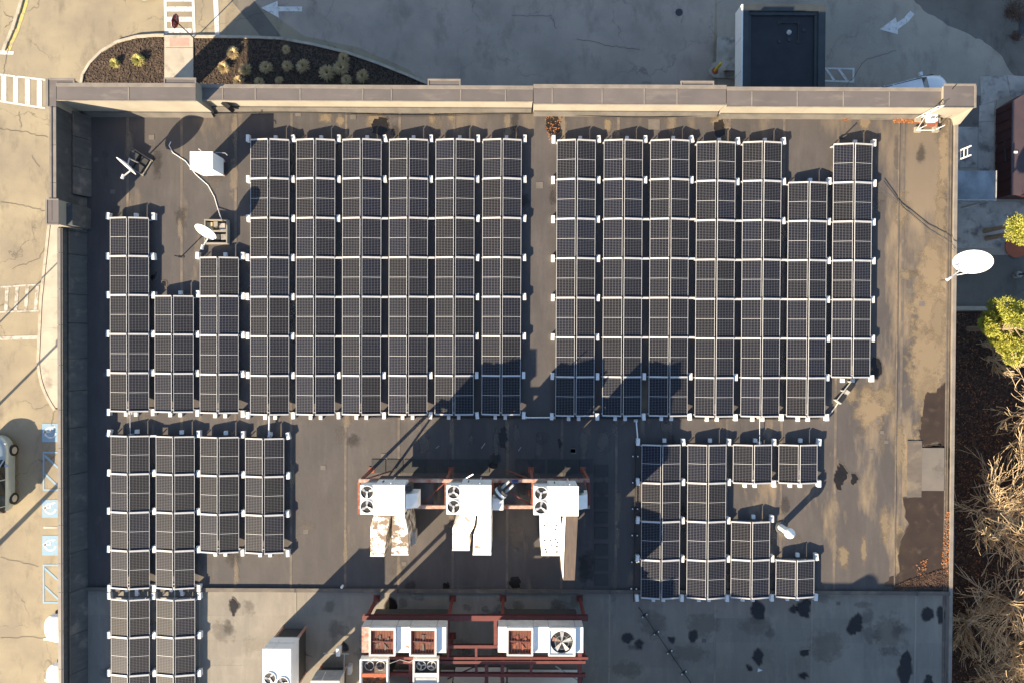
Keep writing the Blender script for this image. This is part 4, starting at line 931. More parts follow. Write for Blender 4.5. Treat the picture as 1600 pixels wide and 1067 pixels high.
# disconnect boxes and pipes between them
d0 = at(512,1016); obj('switch_box', MB().box(*(lambda a,b:(a.x,b.x,b.y,a.y))(at(525,1013,R+.9),at(531,1025,R+.9)), R+.5, R+.9), 'white_block', label='small white switch box on a pipe above the lower grey unit', cat='switch box')
obj('switch_box', MB().box(*(lambda a,b:(a.x,b.x,b.y,a.y))(at(543,1041,R+.9),at(548,1054,R+.9)), R+.5, R+.9), 'grey_metal', label='narrow grey switch box right of the lower grey unit', cat='switch box')
obj('pipe_run', MB().path([at(505,1020,R+.5), at(545,1021,R+.5), at(538,1021,R+.5), at(537,1067,R+.4)], .025), 'grey_metal', label='thin pipe run linking the small switch boxes', cat='pipe')
mb = MB(); rr = random.Random(5)
for k in range(40):
    a = at(472,1020,R+.02); b = a+Vector((rr.gauss(0,.28), rr.gauss(0,.35), rr.uniform(.02,.5))); mb.tube(a+Vector((rr.gauss(0,.1),rr.gauss(0,.1),0)), b, .012, .004, 4)
obj('dry_weed', mb, 'brown_leaf', label='dry brown weed growing beside the tall box unit', cat='weed')
# ---- north-west air conditioner
ac = box_unit(297.5, 238, 332, 265, 1.6, .32, 'small white box air conditioner standing alone beside the upper left solar rows', [])
a, b = at(306,268,R+.5), at(334,274,R+.3)
obj('service_valves', MB().path([(a.x,a.y,R+.4),(a.x+.3,a.y-.15,R+.25),(b.x,b.y,R+.3)], .03), 'grey_metal', ac)
p = at(343,239,R+1.4); obj('conduit', MB().path([(p.x-.2,p.y,R+1.4),(p.x+.25,p.y,R+1.35),(p.x+.35,p.y-.1,R+1.3)], .015), 'grey_metal', ac)

# ---- satellite dishes
def dish(root, c, n, r, mat='white_metal', lnb=None):
    n = Vector(n).normalized(); c = Vector(c); u = n.cross(Vector((0,0,1))).normalized(); v = u.cross(n); mb = MB(); K = 28; ring = []
    for j, f in enumerate((0, .35, .7, 1.0)):
        row = []
        for i in range(K):
            a = 2*math.pi*i/K; row.append(c+(u*math.cos(a)+v*math.sin(a))*r*f+n*(f*f*r*.2-r*.2))
        ring.append(row)
    mb.v = [tuple(p) for row in ring for p in row]
    for j in range(3):
        for i in range(K): k = (i+1) % K; mb.f.append((j*K+i, j*K+k, (j+1)*K+k, (j+1)*K+i))
    o = obj('reflector', mb, mat, root, smooth=True)
    s_ = o.modifiers.new('solid', 'SOLIDIFY'); s_.thickness = .02
    return u, v, n
def sat(px, py, h, nh, eps, r, label, base, lp, name='satellite_dish'):
    c = at(px, py, R+h); n = Vector((nh[0], nh[1], 0)).normalized()*math.cos(eps)+Vector((0,0,math.sin(eps)))
    root = empty(name, (c.x, c.y, R), label, 'satellite dish', 'satellite dishes of the roof')
    u, v, n = dish(root, c, n, r)
    L_ = at(*lp, c.z+.0)
    low = c-v*r*.98*(1 if v.z > 0 else -1)
    obj('feed_arm', MB().bar(low, L_, .05, .05), 'white_block', root)
    dd = (c-L_).normalized(); obj('feed_horn', MB().tube(L_-dd*.10, L_+dd*.13, .075, .06, 10), 'white_block', root)
    return root, c, n
root, c, n = sat(197, 260, 1.45, (-.63,-.77), math.radians(14), .56, 'satellite dish seen edge on, on a ballasted stand in the upper left corner', None, (191.5,277))
m0 = at(219, 256); back = c-n*.12
obj('mast', MB().path([(m0.x+.0,m0.y,R+.05),(m0.x,m0.y,R+1.0),tuple(back)], .035, 8), 'grey_metal', root)
ang = math.radians(-32)
cs, sn = math.cos(ang), math.sin(ang)
def loc2(c0, a, b): return (c0.x+cs*a-sn*b, c0.y+sn*a+cs*b)
c0 = at(222, 257)
for (a, b, wa, wb, hh) in ((-.42,.18,.42,.36,.32),(-.42,-.22,.42,.36,.30),(.08,.18,.40,.36,.16),(.08,-.22,.40,.36,.22)):
    obj('ballast_block', MB().obox(loc2(c0, a, b), wa, wb, R+.07, R+hh, ang), 'dark_grey' if a < 0 else 'patch', root)
fr = MB()
for (a, b, wa, wb) in ((-.15,-.47,1.15,.06),(-.15,.43,1.15,.06),(-.69,0,.06,.86),(.36,0,.06,.86)): fr.obox(loc2(c0, a, b), wa, wb, R+.012, R+.09, ang)
obj('stand_frame', fr, 'cream_wall', root)
root, c, n = sat(321, 363, 1.35, (-.37,-.93), math.radians(28), .56, 'tilted white satellite dish over an open cream box frame full of blocks', None, (316,387))
m0 = at(337, 362); back = c-n*.12
obj('mast', MB().path([(m0.x,m0.y,R+.05),(m0.x,m0.y,R+.9),tuple(back)], .035, 8), 'grey_metal', root)
a, b = at(319,343,R+.35), at(355,381,R+.35); fr = MB()
for q in ((a.x,b.x,a.y-.06,a.y),(a.x,b.x,b.y,b.y+.06),(a.x,a.x+.06,b.y+.06,a.y-.06),(b.x-.06,b.x,b.y+.06,a.y-.06)): fr.box(*q, R+.012, R+.35)
obj('stand_frame', fr, 'cream_wall', root)
obj('stand_rail', MB().box(a.x+.06, b.x-.06, (a.y+b.y)/2-.02, (a.y+b.y)/2+.06, R+.30, R+.36), 'cream_wall', root)
for q, m in (((.08,.25,.42,.5),'straw'),((.35,.2,.3,.45),'cream_wall'),((.65,.28,.4,.45),'concrete_grey'),((.12,.75,.35,.35),'cream_wall'),((.72,.72,.42,.4),'concrete_grey'),((.45,.72,.3,.4),'dark_grey')):
    x = a.x+(b.x-a.x)*q[0]+.12; y = b.y+(a.y-b.y)*(1-q[1]); obj('ballast_block', MB().obox((x, y), q[2]*.7, q[3]*.7, R+.02, R+.2+.1*q[0], .1*q[1]), m, root)
obj('dish_cable', MB().path([at(346,268+75,R+.3), at(340,325,R+.03), at(335,308,R+.03), at(325,290,R+.03), at(305,272,R+.03), at(290,252,R+.03), at(270,239,R+.03), at(264,228,R+.03), at(267,222,R+.03)], .021, 6), 'white_block', label='white cable snaking from the open box frame towards the north parapet', cat='cable')
root, c, n = sat(1520, 410, 1.15, (-.42,-.9), math.radians(29), .86, 'large white satellite dish on a mast at the east edge of the roof', None, (1482,436))
obj('mast', MB().path([(XE+.12,c.y+.2,2.0),(XE+.12,c.y+.2,R+1.0),tuple(c-n*.2)], .06, 10), 'grey_metal', root)
obj('strut', MB().path([tuple(at(1495,430,R+.5)), tuple(c-Vector((0,.5,.3)))], .02), 'white_block', root)
for z_ in (2.4, 4.2): obj('bracket', MB().box(XE, XE+.1, c.y+.12, c.y+.28, z_, z_+.08), 'grey_metal', root)
# guy line from the dish mast to the last solar row
obj('guy_cable', MB().path([at(1372,292,R+.35), at(1408,318,R+.05), at(1450,352,R+.05), at(1493,386,R+.3)], .016), 'dark_grey', label='thin dark cable running from the last solar row to the large dish', cat='cable')
obj('guy_cable', MB().path([at(1372,294,R+.3), at(1411,325,R+.04), at(1452,360,R+.04), at(1492,392,R+.2)], .010), 'dark_grey', label='second finer dark cable beside the one to the large dish', cat='cable')
# short posts
for x, y, h, lb in ((283,402,.72,'short dark post with a flat foot standing above the short solar row'), (1315,216,.52,'short dark post beside the top end of the rightmost solar row')):
    p = at(x, y); r = empty('post', (p.x, p.y, R), lb, 'post'); obj('shaft', MB().tube((p.x,p.y,R+.02),(p.x,p.y,R+h),.03,.03), 'dark_grey', r); obj('foot', MB().box(p.x-.15,p.x+.15,p.y-.05,p.y+.05,R+.012,R+.03), 'dark_grey', r)
# dome vent beside the lower right rows
p = at(1219, 822); r = empty('roof_vent', (p.x, p.y, R), 'round white dome vent on a short pipe between lower right solar rows', 'vent')
obj('pipe', MB().tube((p.x,p.y,R+.01),(p.x,p.y,R+1.25),.17,.17,18), 'white_block', r)
mb = MB(); K = 18
for j in range(4):
    z0, z1 = R+1.2+.09*j, R+1.2+.09*(j+1); r0, r1 = .27*math.cos(j*.36), .27*math.cos((j+1)*.36)
    mb.tube((p.x,p.y,z0),(p.x,p.y,z1),r0,r1,K)
obj('dome', mb, 'white_metal', r)
obj('collar', MB().tube((p.x,p.y,R+.01),(p.x,p.y,R+.10),.34,.26,18), 'flashing', r)
obj('band', MB().tube((p.x,p.y,R+1.12),(p.x,p.y,R+1.2),.2,.27,18), 'grey_metal', r)
# coil of black hose
p = at(771, 726); mb = MB()
for k in range(3):
    pts = [(p.x+(.22-.03*k)*math.cos(t_*.4)+.01*k, p.y+(.18-.025*k)*math.sin(t_*.4), R+.05+.03*k) for t_ in range(17)]; mb.path(pts, .02, 5)
obj('hose_coil', mb, 'black', label='small coil of black hose on the shaded roof above the middle unit', cat='hose')
p = at(535.5, 914.5); obj('vent_cap', MB().tube((p.x,p.y,R+.01),(p.x,p.y,R+.22),.07,.07,12), 'white_block', label='tiny white round cap on the shaded roof just above the divider', cat='vent cap')
p = at(1187, 1046); obj('paper_scrap', MB().hull8([(p.x-.12,p.y-.1,R+.02),(p.x+.14,p.y,R+.02),(p.x-.1,p.y+.1,R+.02)],[(p.x-.12,p.y-.1,R+.04),(p.x+.14,p.y,R+.04),(p.x-.1,p.y+.1,R+.04)]), 'white_block', label='small white triangular scrap lying on the shaded southern roof', cat='scrap')
for x0, y0, x1, y1 in ((752,700,758,692),(681,700,686,696),(810,704,814,698)):
    a, b = at(x0,y0,R+.03), at(x1,y1,R+.03); obj('paint_stick', MB().bar(a,b,.03,.02), 'grey_metal', label={752:'thin pale stick in the shade, the middle of three',681:'thin pale stick in the shade, leftmost and shortest of three',810:'thin pale stick in the shade, rightmost of three'}[x0], cat='stick', group='pale sticks in the shade')
# conduits between the arrays
def conduit(px, label, r=.03, mat='white_block', z=.22):
    root = empty('conduit', at(*px[0]), label, 'conduit', 'electrical conduits between solar rows')
    P = [at(a, b, R+z) for a, b in px]; obj('pipe', MB().path(P, r, 8), mat, root)
    for p in (P[0], P[-1]): obj('support', MB().box(p.x-.10, p.x+.10, p.y-.07, p.y+.07, R+.012, R+z-r), 'grey_metal', root)
conduit([(421,651),(420,682)], 'thick pale conduit between the leftmost long row and the row below it', .045)
conduit([(203,645),(203.5,680)], 'thin white conduit joining the two far left solar rows', .012)
conduit([(820,652),(865,652)], 'white horizontal conduit bridging the central aisle at the lower row ends', .035)
conduit([(994,657),(997,692)], 'white conduit leading down to the lower right group', .035)
conduit([(1187,652),(1187,692)], 'thin white conduit down to the single pairs', .012)
conduit([(202,919),(202,937)], 'short conduit crossing the divider at the far left row', .012)
conduit([(273,919),(273,937)], 'short conduit crossing the divider at the second row', .012)
def cable_run(px, step, label):
    P = [at(a, b, R+.12) for a, b in px]; r = empty('cable_run', (*P[0][:2], R), label, 'cable')
    obj('cable', MB().path(P, .022, 6), 'black', r)
    for a, b in zip(P, P[1:]):
        n_ = max(1, int((b-a).length/step)); d = (b-a).normalized()
        for i in range(n_):
            c = a.lerp(b, (i+.5)/n_); s_ = Vector((-d.y, d.x, 0)); q = MB()
            q.obox((c.x, c.y), .06, .34, R+.012, R+.09, math.atan2(d.y, d.x)); obj('support_block', q, 'patch', r)
            for e in (-.13, .13): p = c+s_*e; obj('clip', MB().box(p.x-.03,p.x+.03,p.y-.03,p.y+.03,R+.092,R+.15), 'white_block', r)
cable_run([(993,692),(992,815),(990,940)], 1.05, 'dark cable on small supports down the left side of the shaded lower right rows')
cable_run([(998,948),(1035,1002),(1080,1067),(1100,1095)], .92, 'dark cable on small supports running diagonally over the southern roof')
obj('cable_run', MB().path([at(560+x, 651.5+x*.004+.5*math.sin(x*.05), R+.05) for x in range(0, 740, 20)], .025, 6), 'dark_grey', label='dark cable strung along the lower ends of the long solar rows', cat='cable')
obj('cable_run', MB().path([at(170+x, 178+2.5*math.sin(x*.017)+x*.004, R+.08) for x in range(0, 1250, 25)], .022, 6), 'black', label='long black cable lying along the foot of the north parapet', cat='cable')
# inverter rack near the right row
rk = empty('inverter_rack', (*at(1320,618)[:2], R), 'narrow dark inverter rack set diagonally below the rightmost solar row', 'inverter rack')
d0, d1 = at(1333,598,R+.3), at(1310,628,R+.3); dv = (d1-d0).normalized(); an = math.atan2(dv.y, dv.x)
for s_ in (-.13, .13):
    o_ = Vector((-dv.y, dv.x, 0))*s_; obj('rail', MB().bar(d0+o_, d1+o_, .04, .04), 'grey_metal', rk)
for t_, l_, m in ((.2,.45,'black'),(.48,.2,'concrete_grey'),(.8,.42,'black')):
    c = d0.lerp(d1, t_); obj('inverter', MB().obox((c.x, c.y), l_, .20, R+.32, R+.46, an), m, rk)
for t_ in (.02, .5, .98):
    c = d0.lerp(d1, t_); obj('leg', MB().obox((c.x, c.y), .05, .36, R+.012, R+.28, an), 'grey_metal', rk)
obj('flex_conduit', MB().path([at(1310,628,R+.2), at(1305,636,R+.1), at(1298,645,R+.1), at(1292,650,R+.1)], .03), 'grey_metal', rk)

# ---- lattice mast in the north-east corner
mr = empty('lattice_mast', (*at(1447,196)[:2], R), 'white lattice mast on block feet with a small equipment box, north east roof corner', 'antenna mast')
b0 = at(1433, 186); 
for dx in (-.11, .11): obj('upright', MB().tube((b0.x+dx,b0.y,R+.15),(b0.x+dx,b0.y,R+1.9),.014,.014), 'white_block', mr)
for k in range(6): obj('rung', MB().tube((b0.x-.13,b0.y,R+.45+k*.28),(b0.x+.13,b0.y,R+.45+k*.28+(.14 if k%2 else 0)),.013,.013), 'white_block', mr)
for x, y in ((1432,188),(1432,204),(1460,204),(1462,190)):
    p = at(x, y); obj('foot_block', MB().box(p.x-.15,p.x+.15,p.y-.13,p.y+.13,R+.012,R+.16), 'cream_wall', mr)
    if y > 200: obj('leg', MB().tube((p.x,p.y,R+.16),(p.x,p.y,R+.85),.017,.017), 'white_block', mr)
a, b = at(1432,204,R+.85), at(1460,204,R+.85); obj('cross_bar', MB().bar(a, b, .03, .03), 'white_block', mr)
obj('side_bar', MB().bar(Vector((b0.x,b0.y,R+.85)), a, .025, .025), 'white_block', mr)
a, b = at(1451,178,R+.5), at(1465,190,R+.5)
obj('equipment_box', MB().box(a.x,b.x,b.y,a.y,R+.2,R+.55), 'white_block', mr, bevel=.02)
for dx in (.1, .2, .34): obj('connector', MB().box(a.x+dx,a.x+dx+.05,a.y-.25,a.y-.2,R+.551,R+.6), 'dark_grey', mr)
a, b = at(1450,190,R+.3), at(1466,197,R+.3); obj('rusty_tray', MB().box(a.x,b.x,b.y,a.y,R+.15,R+.25), 'rust', mr)
obj('feed_cable', MB().path([at(1494,133,R+1.76), at(1480,148,R+1.6), at(1467,163,R+1.6), (b0.x+.1,b0.y+.05,R+1.7)], .022), 'black', mr)
# fixed ladder on the east wall
y0, y1 = at(1500,247,R+.2).y, at(1500,233,R+.2).y
ld_ = empty('wall_ladder', (XE+.3, (y0+y1)/2, 0), 'white fixed ladder standing off the east wall near the corner', 'ladder')
for y in (y0, y1): obj('side_rail', MB().bar((XE+.28,y,.1),(XE+.28,y,R+.75),.04,.06), 'white_block', ld_)
for k in range(20): obj('rung', MB().tube((XE+.28,y0,.35+k*.27),(XE+.28,y1,.35+k*.27),.018,.018,6), 'white_block', ld_)

# ================================================================== STREET SIDE
# drive-through canopy
cz = 2.9
cb = empty('canopy', (*at(1225,90,0)[:2], 0), 'flat black roofed drive through canopy with pale west fascia beside the north wall', 'canopy')
a, b = at(1159,7,cz), at(1289,140,cz)
zb_ = YN+.35
obj('fascia', MB().box(a.x, a.x+.08, zb_, a.y, 1.85, cz), 'white_block', cb)
for k in range(3):
    y0 = zb_+(a.y-zb_)*k/3; obj('fascia_joint', MB().box(a.x-.012, a.x, y0, y0+.02, 1.87, cz-.02), 'grey_metal', cb)
obj('fascia', MB().box(b.x-.08, b.x, zb_, a.y-.082, 1.85, cz), 'canopy_edge', cb)
obj('fascia', MB().box(a.x+.082, b.x, a.y-.08, a.y, 1.85, cz), 'canopy_edge', cb)
for r_ in ((a.x+.082,a.x+.38,zb_,a.y-.35),(b.x-.38,b.x-.082,zb_,a.y-.35),(a.x+.082,b.x-.082,a.y-.348,a.y-.082)): obj('roof_rim', MB().box(*r_, cz-.5, cz), 'canopy_edge', cb)
for r_ in ((a.x+.39,a.x+.55,zb_,a.y-.55),(b.x-.55,b.x-.39,zb_,a.y-.55),(a.x+.39,b.x-.39,a.y-.54,a.y-.36)): obj('roof_step', MB().box(*r_, cz-.5, cz-.09), 'canopy_edge', cb)
obj('roof', MB().box(a.x+.38, b.x-.38, zb_, a.y-.35, cz-.6, cz-.18), 'canopy_roof', cb)
obj('soffit', MB().box(a.x+.08, b.x-.08, zb_, a.y-.08, 1.87, 2.0), 'white_block', cb)
for x, y in ((1185,35),(1265,35),(1185,115),(1265,115)):
    p = at(x, y, cz); obj('column', MB().box(p.x-.2, p.x+.2, p.y-.2, p.y+.2, 0, 1.86), 'cream_wall', cb)
c = at(1234, 50, cz-.1); obj('roof_drain', MB().tube((c.x,c.y,cz-.179),(c.x,c.y,cz-.10),.14,.09,14), 'grey_metal', cb)
for dx, dy in ((-.55,.5),(.5,.5),(-.55,-.5),(.5,-.5),(0,-.42),(.8,.12)):
    obj('anchor', MB().box(c.x+dx-.09,c.x+dx+.09,c.y+dy-.09,c.y+dy+.09,cz-.179,cz-.15), 'patch', cb)
obj('roof_conduit', MB().path([(c.x-.55,c.y+.5,cz-.14),(c.x+.5,c.y+.5,cz-.14),(c.x+.5,c.y-.5,cz-.14)], .02), 'patch', cb)
# island with a bollard at the canopy's west side
isl = [(1120,60),(1165,60),(1165,126),(1127,123.5),(1115,123),(1108,117),(1107,109),(1112,101),(1119,98)]
obj('traffic_island', MB().prism(G(*isl), 0, .15), 'concrete_grey', kind='structure')
obj('pier', MB().hull8(G((1130,107),(1165,107),(1165,112),(1130,112))[::-1], [at(*q, .8) for q in ((1134,105),(1165,70),(1165,112),(1134,110))][::-1]), 'concrete_grey', label='sloping pale concrete wall under the west side of the canopy', cat='wall')
p = at(1116, 113, 0); bo = empty('bollard', (p.x, p.y, .15), 'leaning yellow bollard with an orange base on the traffic island', 'bollard')
obj('tube', MB().tube((p.x,p.y,.15),(p.x,p.y,1.25),.085,.085,14), 'yellow', bo); obj('base_collar', MB().tube((p.x,p.y,.15),(p.x,p.y,.2),.2,.18,14), 'orange', bo)
obj('cap', MB().tube((p.x,p.y,1.25),(p.x,p.y,1.29),.08,.03,14), 'yellow', bo)
# stop sign at the crossing
p = at(304, 61, 0); ss = empty('stop_sign', (p.x, p.y, 0), 'red octagonal stop sign on a thin post beside the crossing', 'sign')
obj('post', MB().tube((p.x,p.y,.05),(p.x,p.y,2.6),.03,.03), 'dark_grey', ss)
nr = Vector((-.93,.32,.05)).normalized(); uu = nr.cross(Vector((0,0,1))).normalized(); vv = uu.cross(nr); 
if vv.z < 0: vv = -vv
cc = Vector((p.x, p.y, 2.2))+nr*.05
def octo(r, d): return [cc+nr*d+(uu*math.cos(math.pi/8+i*math.pi/4)+vv*math.sin(math.pi/8+i*math.pi/4))*r for i in range(8)]
obj('sign_rim', MB().hull8(octo(.42, 0), octo(.42, .012)), 'white_block', ss)
obj('sign_face', MB().hull8(octo(.385, .013), octo(.385, .018)), 'sign_red', ss)
obj('sign_back', MB().hull8(octo(.40, -.012), octo(.40, -.002)), 'sign_red', ss)
def text(body, size, mat, parent, M4, name='lettering'):
    cu = bpy.data.curves.new(name, 'FONT'); cu.body = body; cu.size = size; cu.align_x = 'CENTER'; cu.align_y = 'CENTER'; cu.extrude = .002
    to = bpy.data.objects.new(name+'_tmp', cu); C.objects.link(to); dg = bpy.context.evaluated_depsgraph_get()
    me = bpy.data.meshes.new_from_object(to.evaluated_get(dg)); bpy.data.objects.remove(to)
    me.transform(M4); me.materials.clear(); me.materials.append(M[mat])
    o = bpy.data.objects.new(name, me); C.objects.link(o); o.parent = parent; return o
for sgn, dd in ((1, .021),):
    Rm = Matrix((uu, vv, nr)).transposed()
    if Rm.determinant() < 0: Rm = Matrix((-uu, vv, nr)).transposed()
    text('STOP', .27, 'white_block', ss, Matrix.Translation(cc+nr*dd-ss.location) @ Rm.to_4x4())
    Rb = Matrix((-Rm.col[0], Rm.col[1], -Rm.col[2])).transposed()
    text('STOP', .27, 'white_block', ss, Matrix.Translation(cc-nr*.015-ss.location) @ Rb.to_4x4())
# grasses in the bed
def grass_mesh(mat, seed):
    rr = random.Random(seed); mb = MB()
    for k in range(650):
        az_ = rr.uniform(0, 6.283); lean = abs(rr.gauss(0, .6)); L_ = rr.uniform(.26, .40)
        p0 = Vector((.06*math.cos(az_), .06*math.sin(az_), 0)); d = Vector((math.cos(az_)*math.sin(lean), math.sin(az_)*math.sin(lean), math.cos(lean)))
        p1 = p0+d*L_*.6; p2 = p1+(d+Vector((math.cos(az_)*.5, math.sin(az_)*.5, -.4))).normalized()*L_*.5
        s_ = Vector((-math.sin(az_+rr.uniform(-1,1)), math.cos(az_), 0))*.013
        mb.poly([p0-s_, p0+s_, p1+s_, p1-s_]); mb.poly([p1-s_, p1+s_, p2+s_*.4, p2-s_*.4])
    me = bpy.data.meshes.new('grass_clump'); me.from_pydata(mb.v, [], mb.f); me.materials.append(M[mat]); return me
GS = [grass_mesh('straw', 1), grass_mesh('straw', 2)]; GG = grass_mesh('straw_green', 3)
gp = [(181,101,1,'left yellow green grass clump in the sunlit rounded bed'),(218,96,1,'right yellow green grass clump in the sunlit rounded bed'),
 (365,84,0,'sunlit straw clump nearest the kerb, left of the bed'),(351,107,0,'pale sunlit straw clump closest to the walkway'),(385,111,0,'sunlit straw clump at the edge of the wall shade'),(375,130,0,'straw clump half hidden by the parapet, in the sun'),
 (417,107,0,'shaded straw clump, first to the right of the sunlit ones'),(448,79,0,'small shaded clump just below the kerb'),(450,105,0,'shaded straw clump in the middle of the bed, left of a pair'),(474,105,0,'shaded straw clump in the middle of the bed, right of a pair'),
 (512,116,0,'large shaded clump left of the crowded three'),(534,108,0,'largest clump of the crowded three'),(538,94,0,'uppermost clump of the crowded three'),(542,127,0,'clump of the crowded three touching the parapet'),(567,121,0,'last shaded clump towards the narrow end of the bed'),(407,131,0,'straw clump peeping over the parapet in the shade, left'),(437,127,0,'ragged straw clump at the parapet in the shade, right')]
for i, (x, y, g, lb) in enumerate(gp):
    p = at(x, y, .07); o = bpy.data.objects.new('grass_clump', GG if g else GS[i % 2]); C.objects.link(o); o.location = p
    s_ = {11:1.15, 10:1.1, 7:.85, 16:.8}.get(i, 1)*rnd.uniform(.78,1.05); o.scale = (s_*rnd.uniform(.8,1.05), s_*rnd.uniform(.9,1.2), s_); o.rotation_euler = (0, 0, i*1.3)
    tag(o, lb, 'grass clump', 'grass clumps in the planting bed')
# dark red container and dock roof on the east side
ct = empty('container', (*at(1580,240,0)[:2], 0), 'dark red weathered storage container with a dull purple top, top right corner', 'container')
ch = 1.35; a, b = at(1555,172,0), at(1555,312,0)
x1 = a.x+3.4
obj('body', MB().prism([(a.x,a.y),(a.x+1.0,a.y+.62),(x1,a.y+.62),(x1,b.y),(a.x,b.y)], .06, ch), 'container_red', ct)
obj('top', MB().prism([(a.x-.03,a.y+.02),(a.x+1.0,a.y+.66),(x1+.03,a.y+.66),(x1+.03,b.y-.03),(a.x-.03,b.y-.03)], ch, ch+.06), 'container_top', ct)
for k in range(9):
    y = a.y-.3-(a.y-b.y-.4)*k/8.5; obj('rib', MB().box(a.x-.05, a.x-.003, y-.04, y+.04, .1, ch-.02), 'container_red', ct)
p = at(1585,239,ch); obj('hasp', MB().box(p.x-.1,p.x+.1,p.y-.06,p.y+.06,ch+.062,ch+.12), 'white_block', ct)
p = at(1553,238,0); obj('lock_bar', MB().bar((a.x-.06,p.y,.9),(a.x-.06,p.y-.8,1.0),.05,.05), 'dark_grey', ct)
dk = empty('dock_roof', (*at(1520,290,0)[:2], 0), 'pale blue grey flat dock roof attached to the east wall', 'dock roof')
a, b = at(1480,267,2.6), at(1556,314,2.6)
obj('roof_plate', MB().box(XE+.32, b.x, b.y, a.y, 2.45, 2.6), 'dock', dk); obj('rim', MB().box(XE+.32, b.x, b.y, b.y+.05, 2.6, 2.66), 'grey_metal', dk); obj('rim', MB().box(b.x-.05, b.x, b.y+.052, a.y, 2.6, 2.66), 'grey_metal', dk)
for y in (a.y-.1, b.y+.1): obj('post', MB().box(b.x-.2, b.x-.1, y-.05, y+.05, 0, 2.45), 'grey_metal', dk)
sheet('loading_pad', [(1440,316),(1700,316),(1700,388),(1440,388)], 'concrete_grey', .018)
# bushes and marks in the yard
p = at(1592, 386, .02); obj('plant_saucer', MB().tube((p.x-.2,p.y,.02),(p.x-.2,p.y,.10),.62,.66,22), 'orange', label='round orange lid lying in the yard at the right edge', cat='lid'); 
lp = at(1586, 430, 0); lampp = empty('yard_lamp', (lp.x, lp.y, 0), 'yard lamp post with white head at the right edge of the photo', 'lamp post')
obj('pole', MB().tube((lp.x,lp.y,.02),(lp.x,lp.y,4.0),.06,.045,10), 'dark_grey', lampp)
obj('lamp_head', MB().obox((lp.x+.15, lp.y), .7, .3, 4.0, 4.15, 0), 'white_metal', lampp, bevel=.05)
obj('footing', MB().tube((lp.x,lp.y,.02),(lp.x,lp.y,.35),.2,.2,12), 'concrete_grey', lampp)
for x, y, s_ in ((1584,10,.9),(1590,25,.7),(1578,22,.5),(1586,58,.4)):
    mb = MB(); rr = random.Random(x); p = at(x, y, 0)
    for k in range(260):
        v = Vector((rr.gauss(0,.35), rr.gauss(0,.35), abs(rr.gauss(.2,.2))))*s_; a = rr.uniform(0,6); e = .05
        c = p+v; mb.poly([c+Vector((e*math.cos(a),e*math.sin(a),.02)), c+Vector((-e*math.sin(a),e*math.cos(a),0)), c-Vector((e*math.cos(a),e*math.sin(a),.02))])
    obj('shrub', mb, 'brown_leaf', label={10:'bare brown shrub at the very top right corner',25:'brown shrub just below the one in the top right corner',22:'small brown shrub left of the pair in the corner',58:'lowest small brown shrub by the grate'}[y], cat='shrub')
a, b = at(1592,22,0), at(1625,54,0); obj('drain_grate', MB().box(a.x,b.x,b.y,a.y,.0,.03), 'dark_grey', label='dark square drain grate at the top right edge', cat='grate')
p = at(1061, 20, 0); obj('manhole', MB().tube((p.x,p.y,.005),(p.x,p.y,.012),.22,.22,20), 'dark_grey', label='small round dark cover in the shaded road', cat='manhole cover')

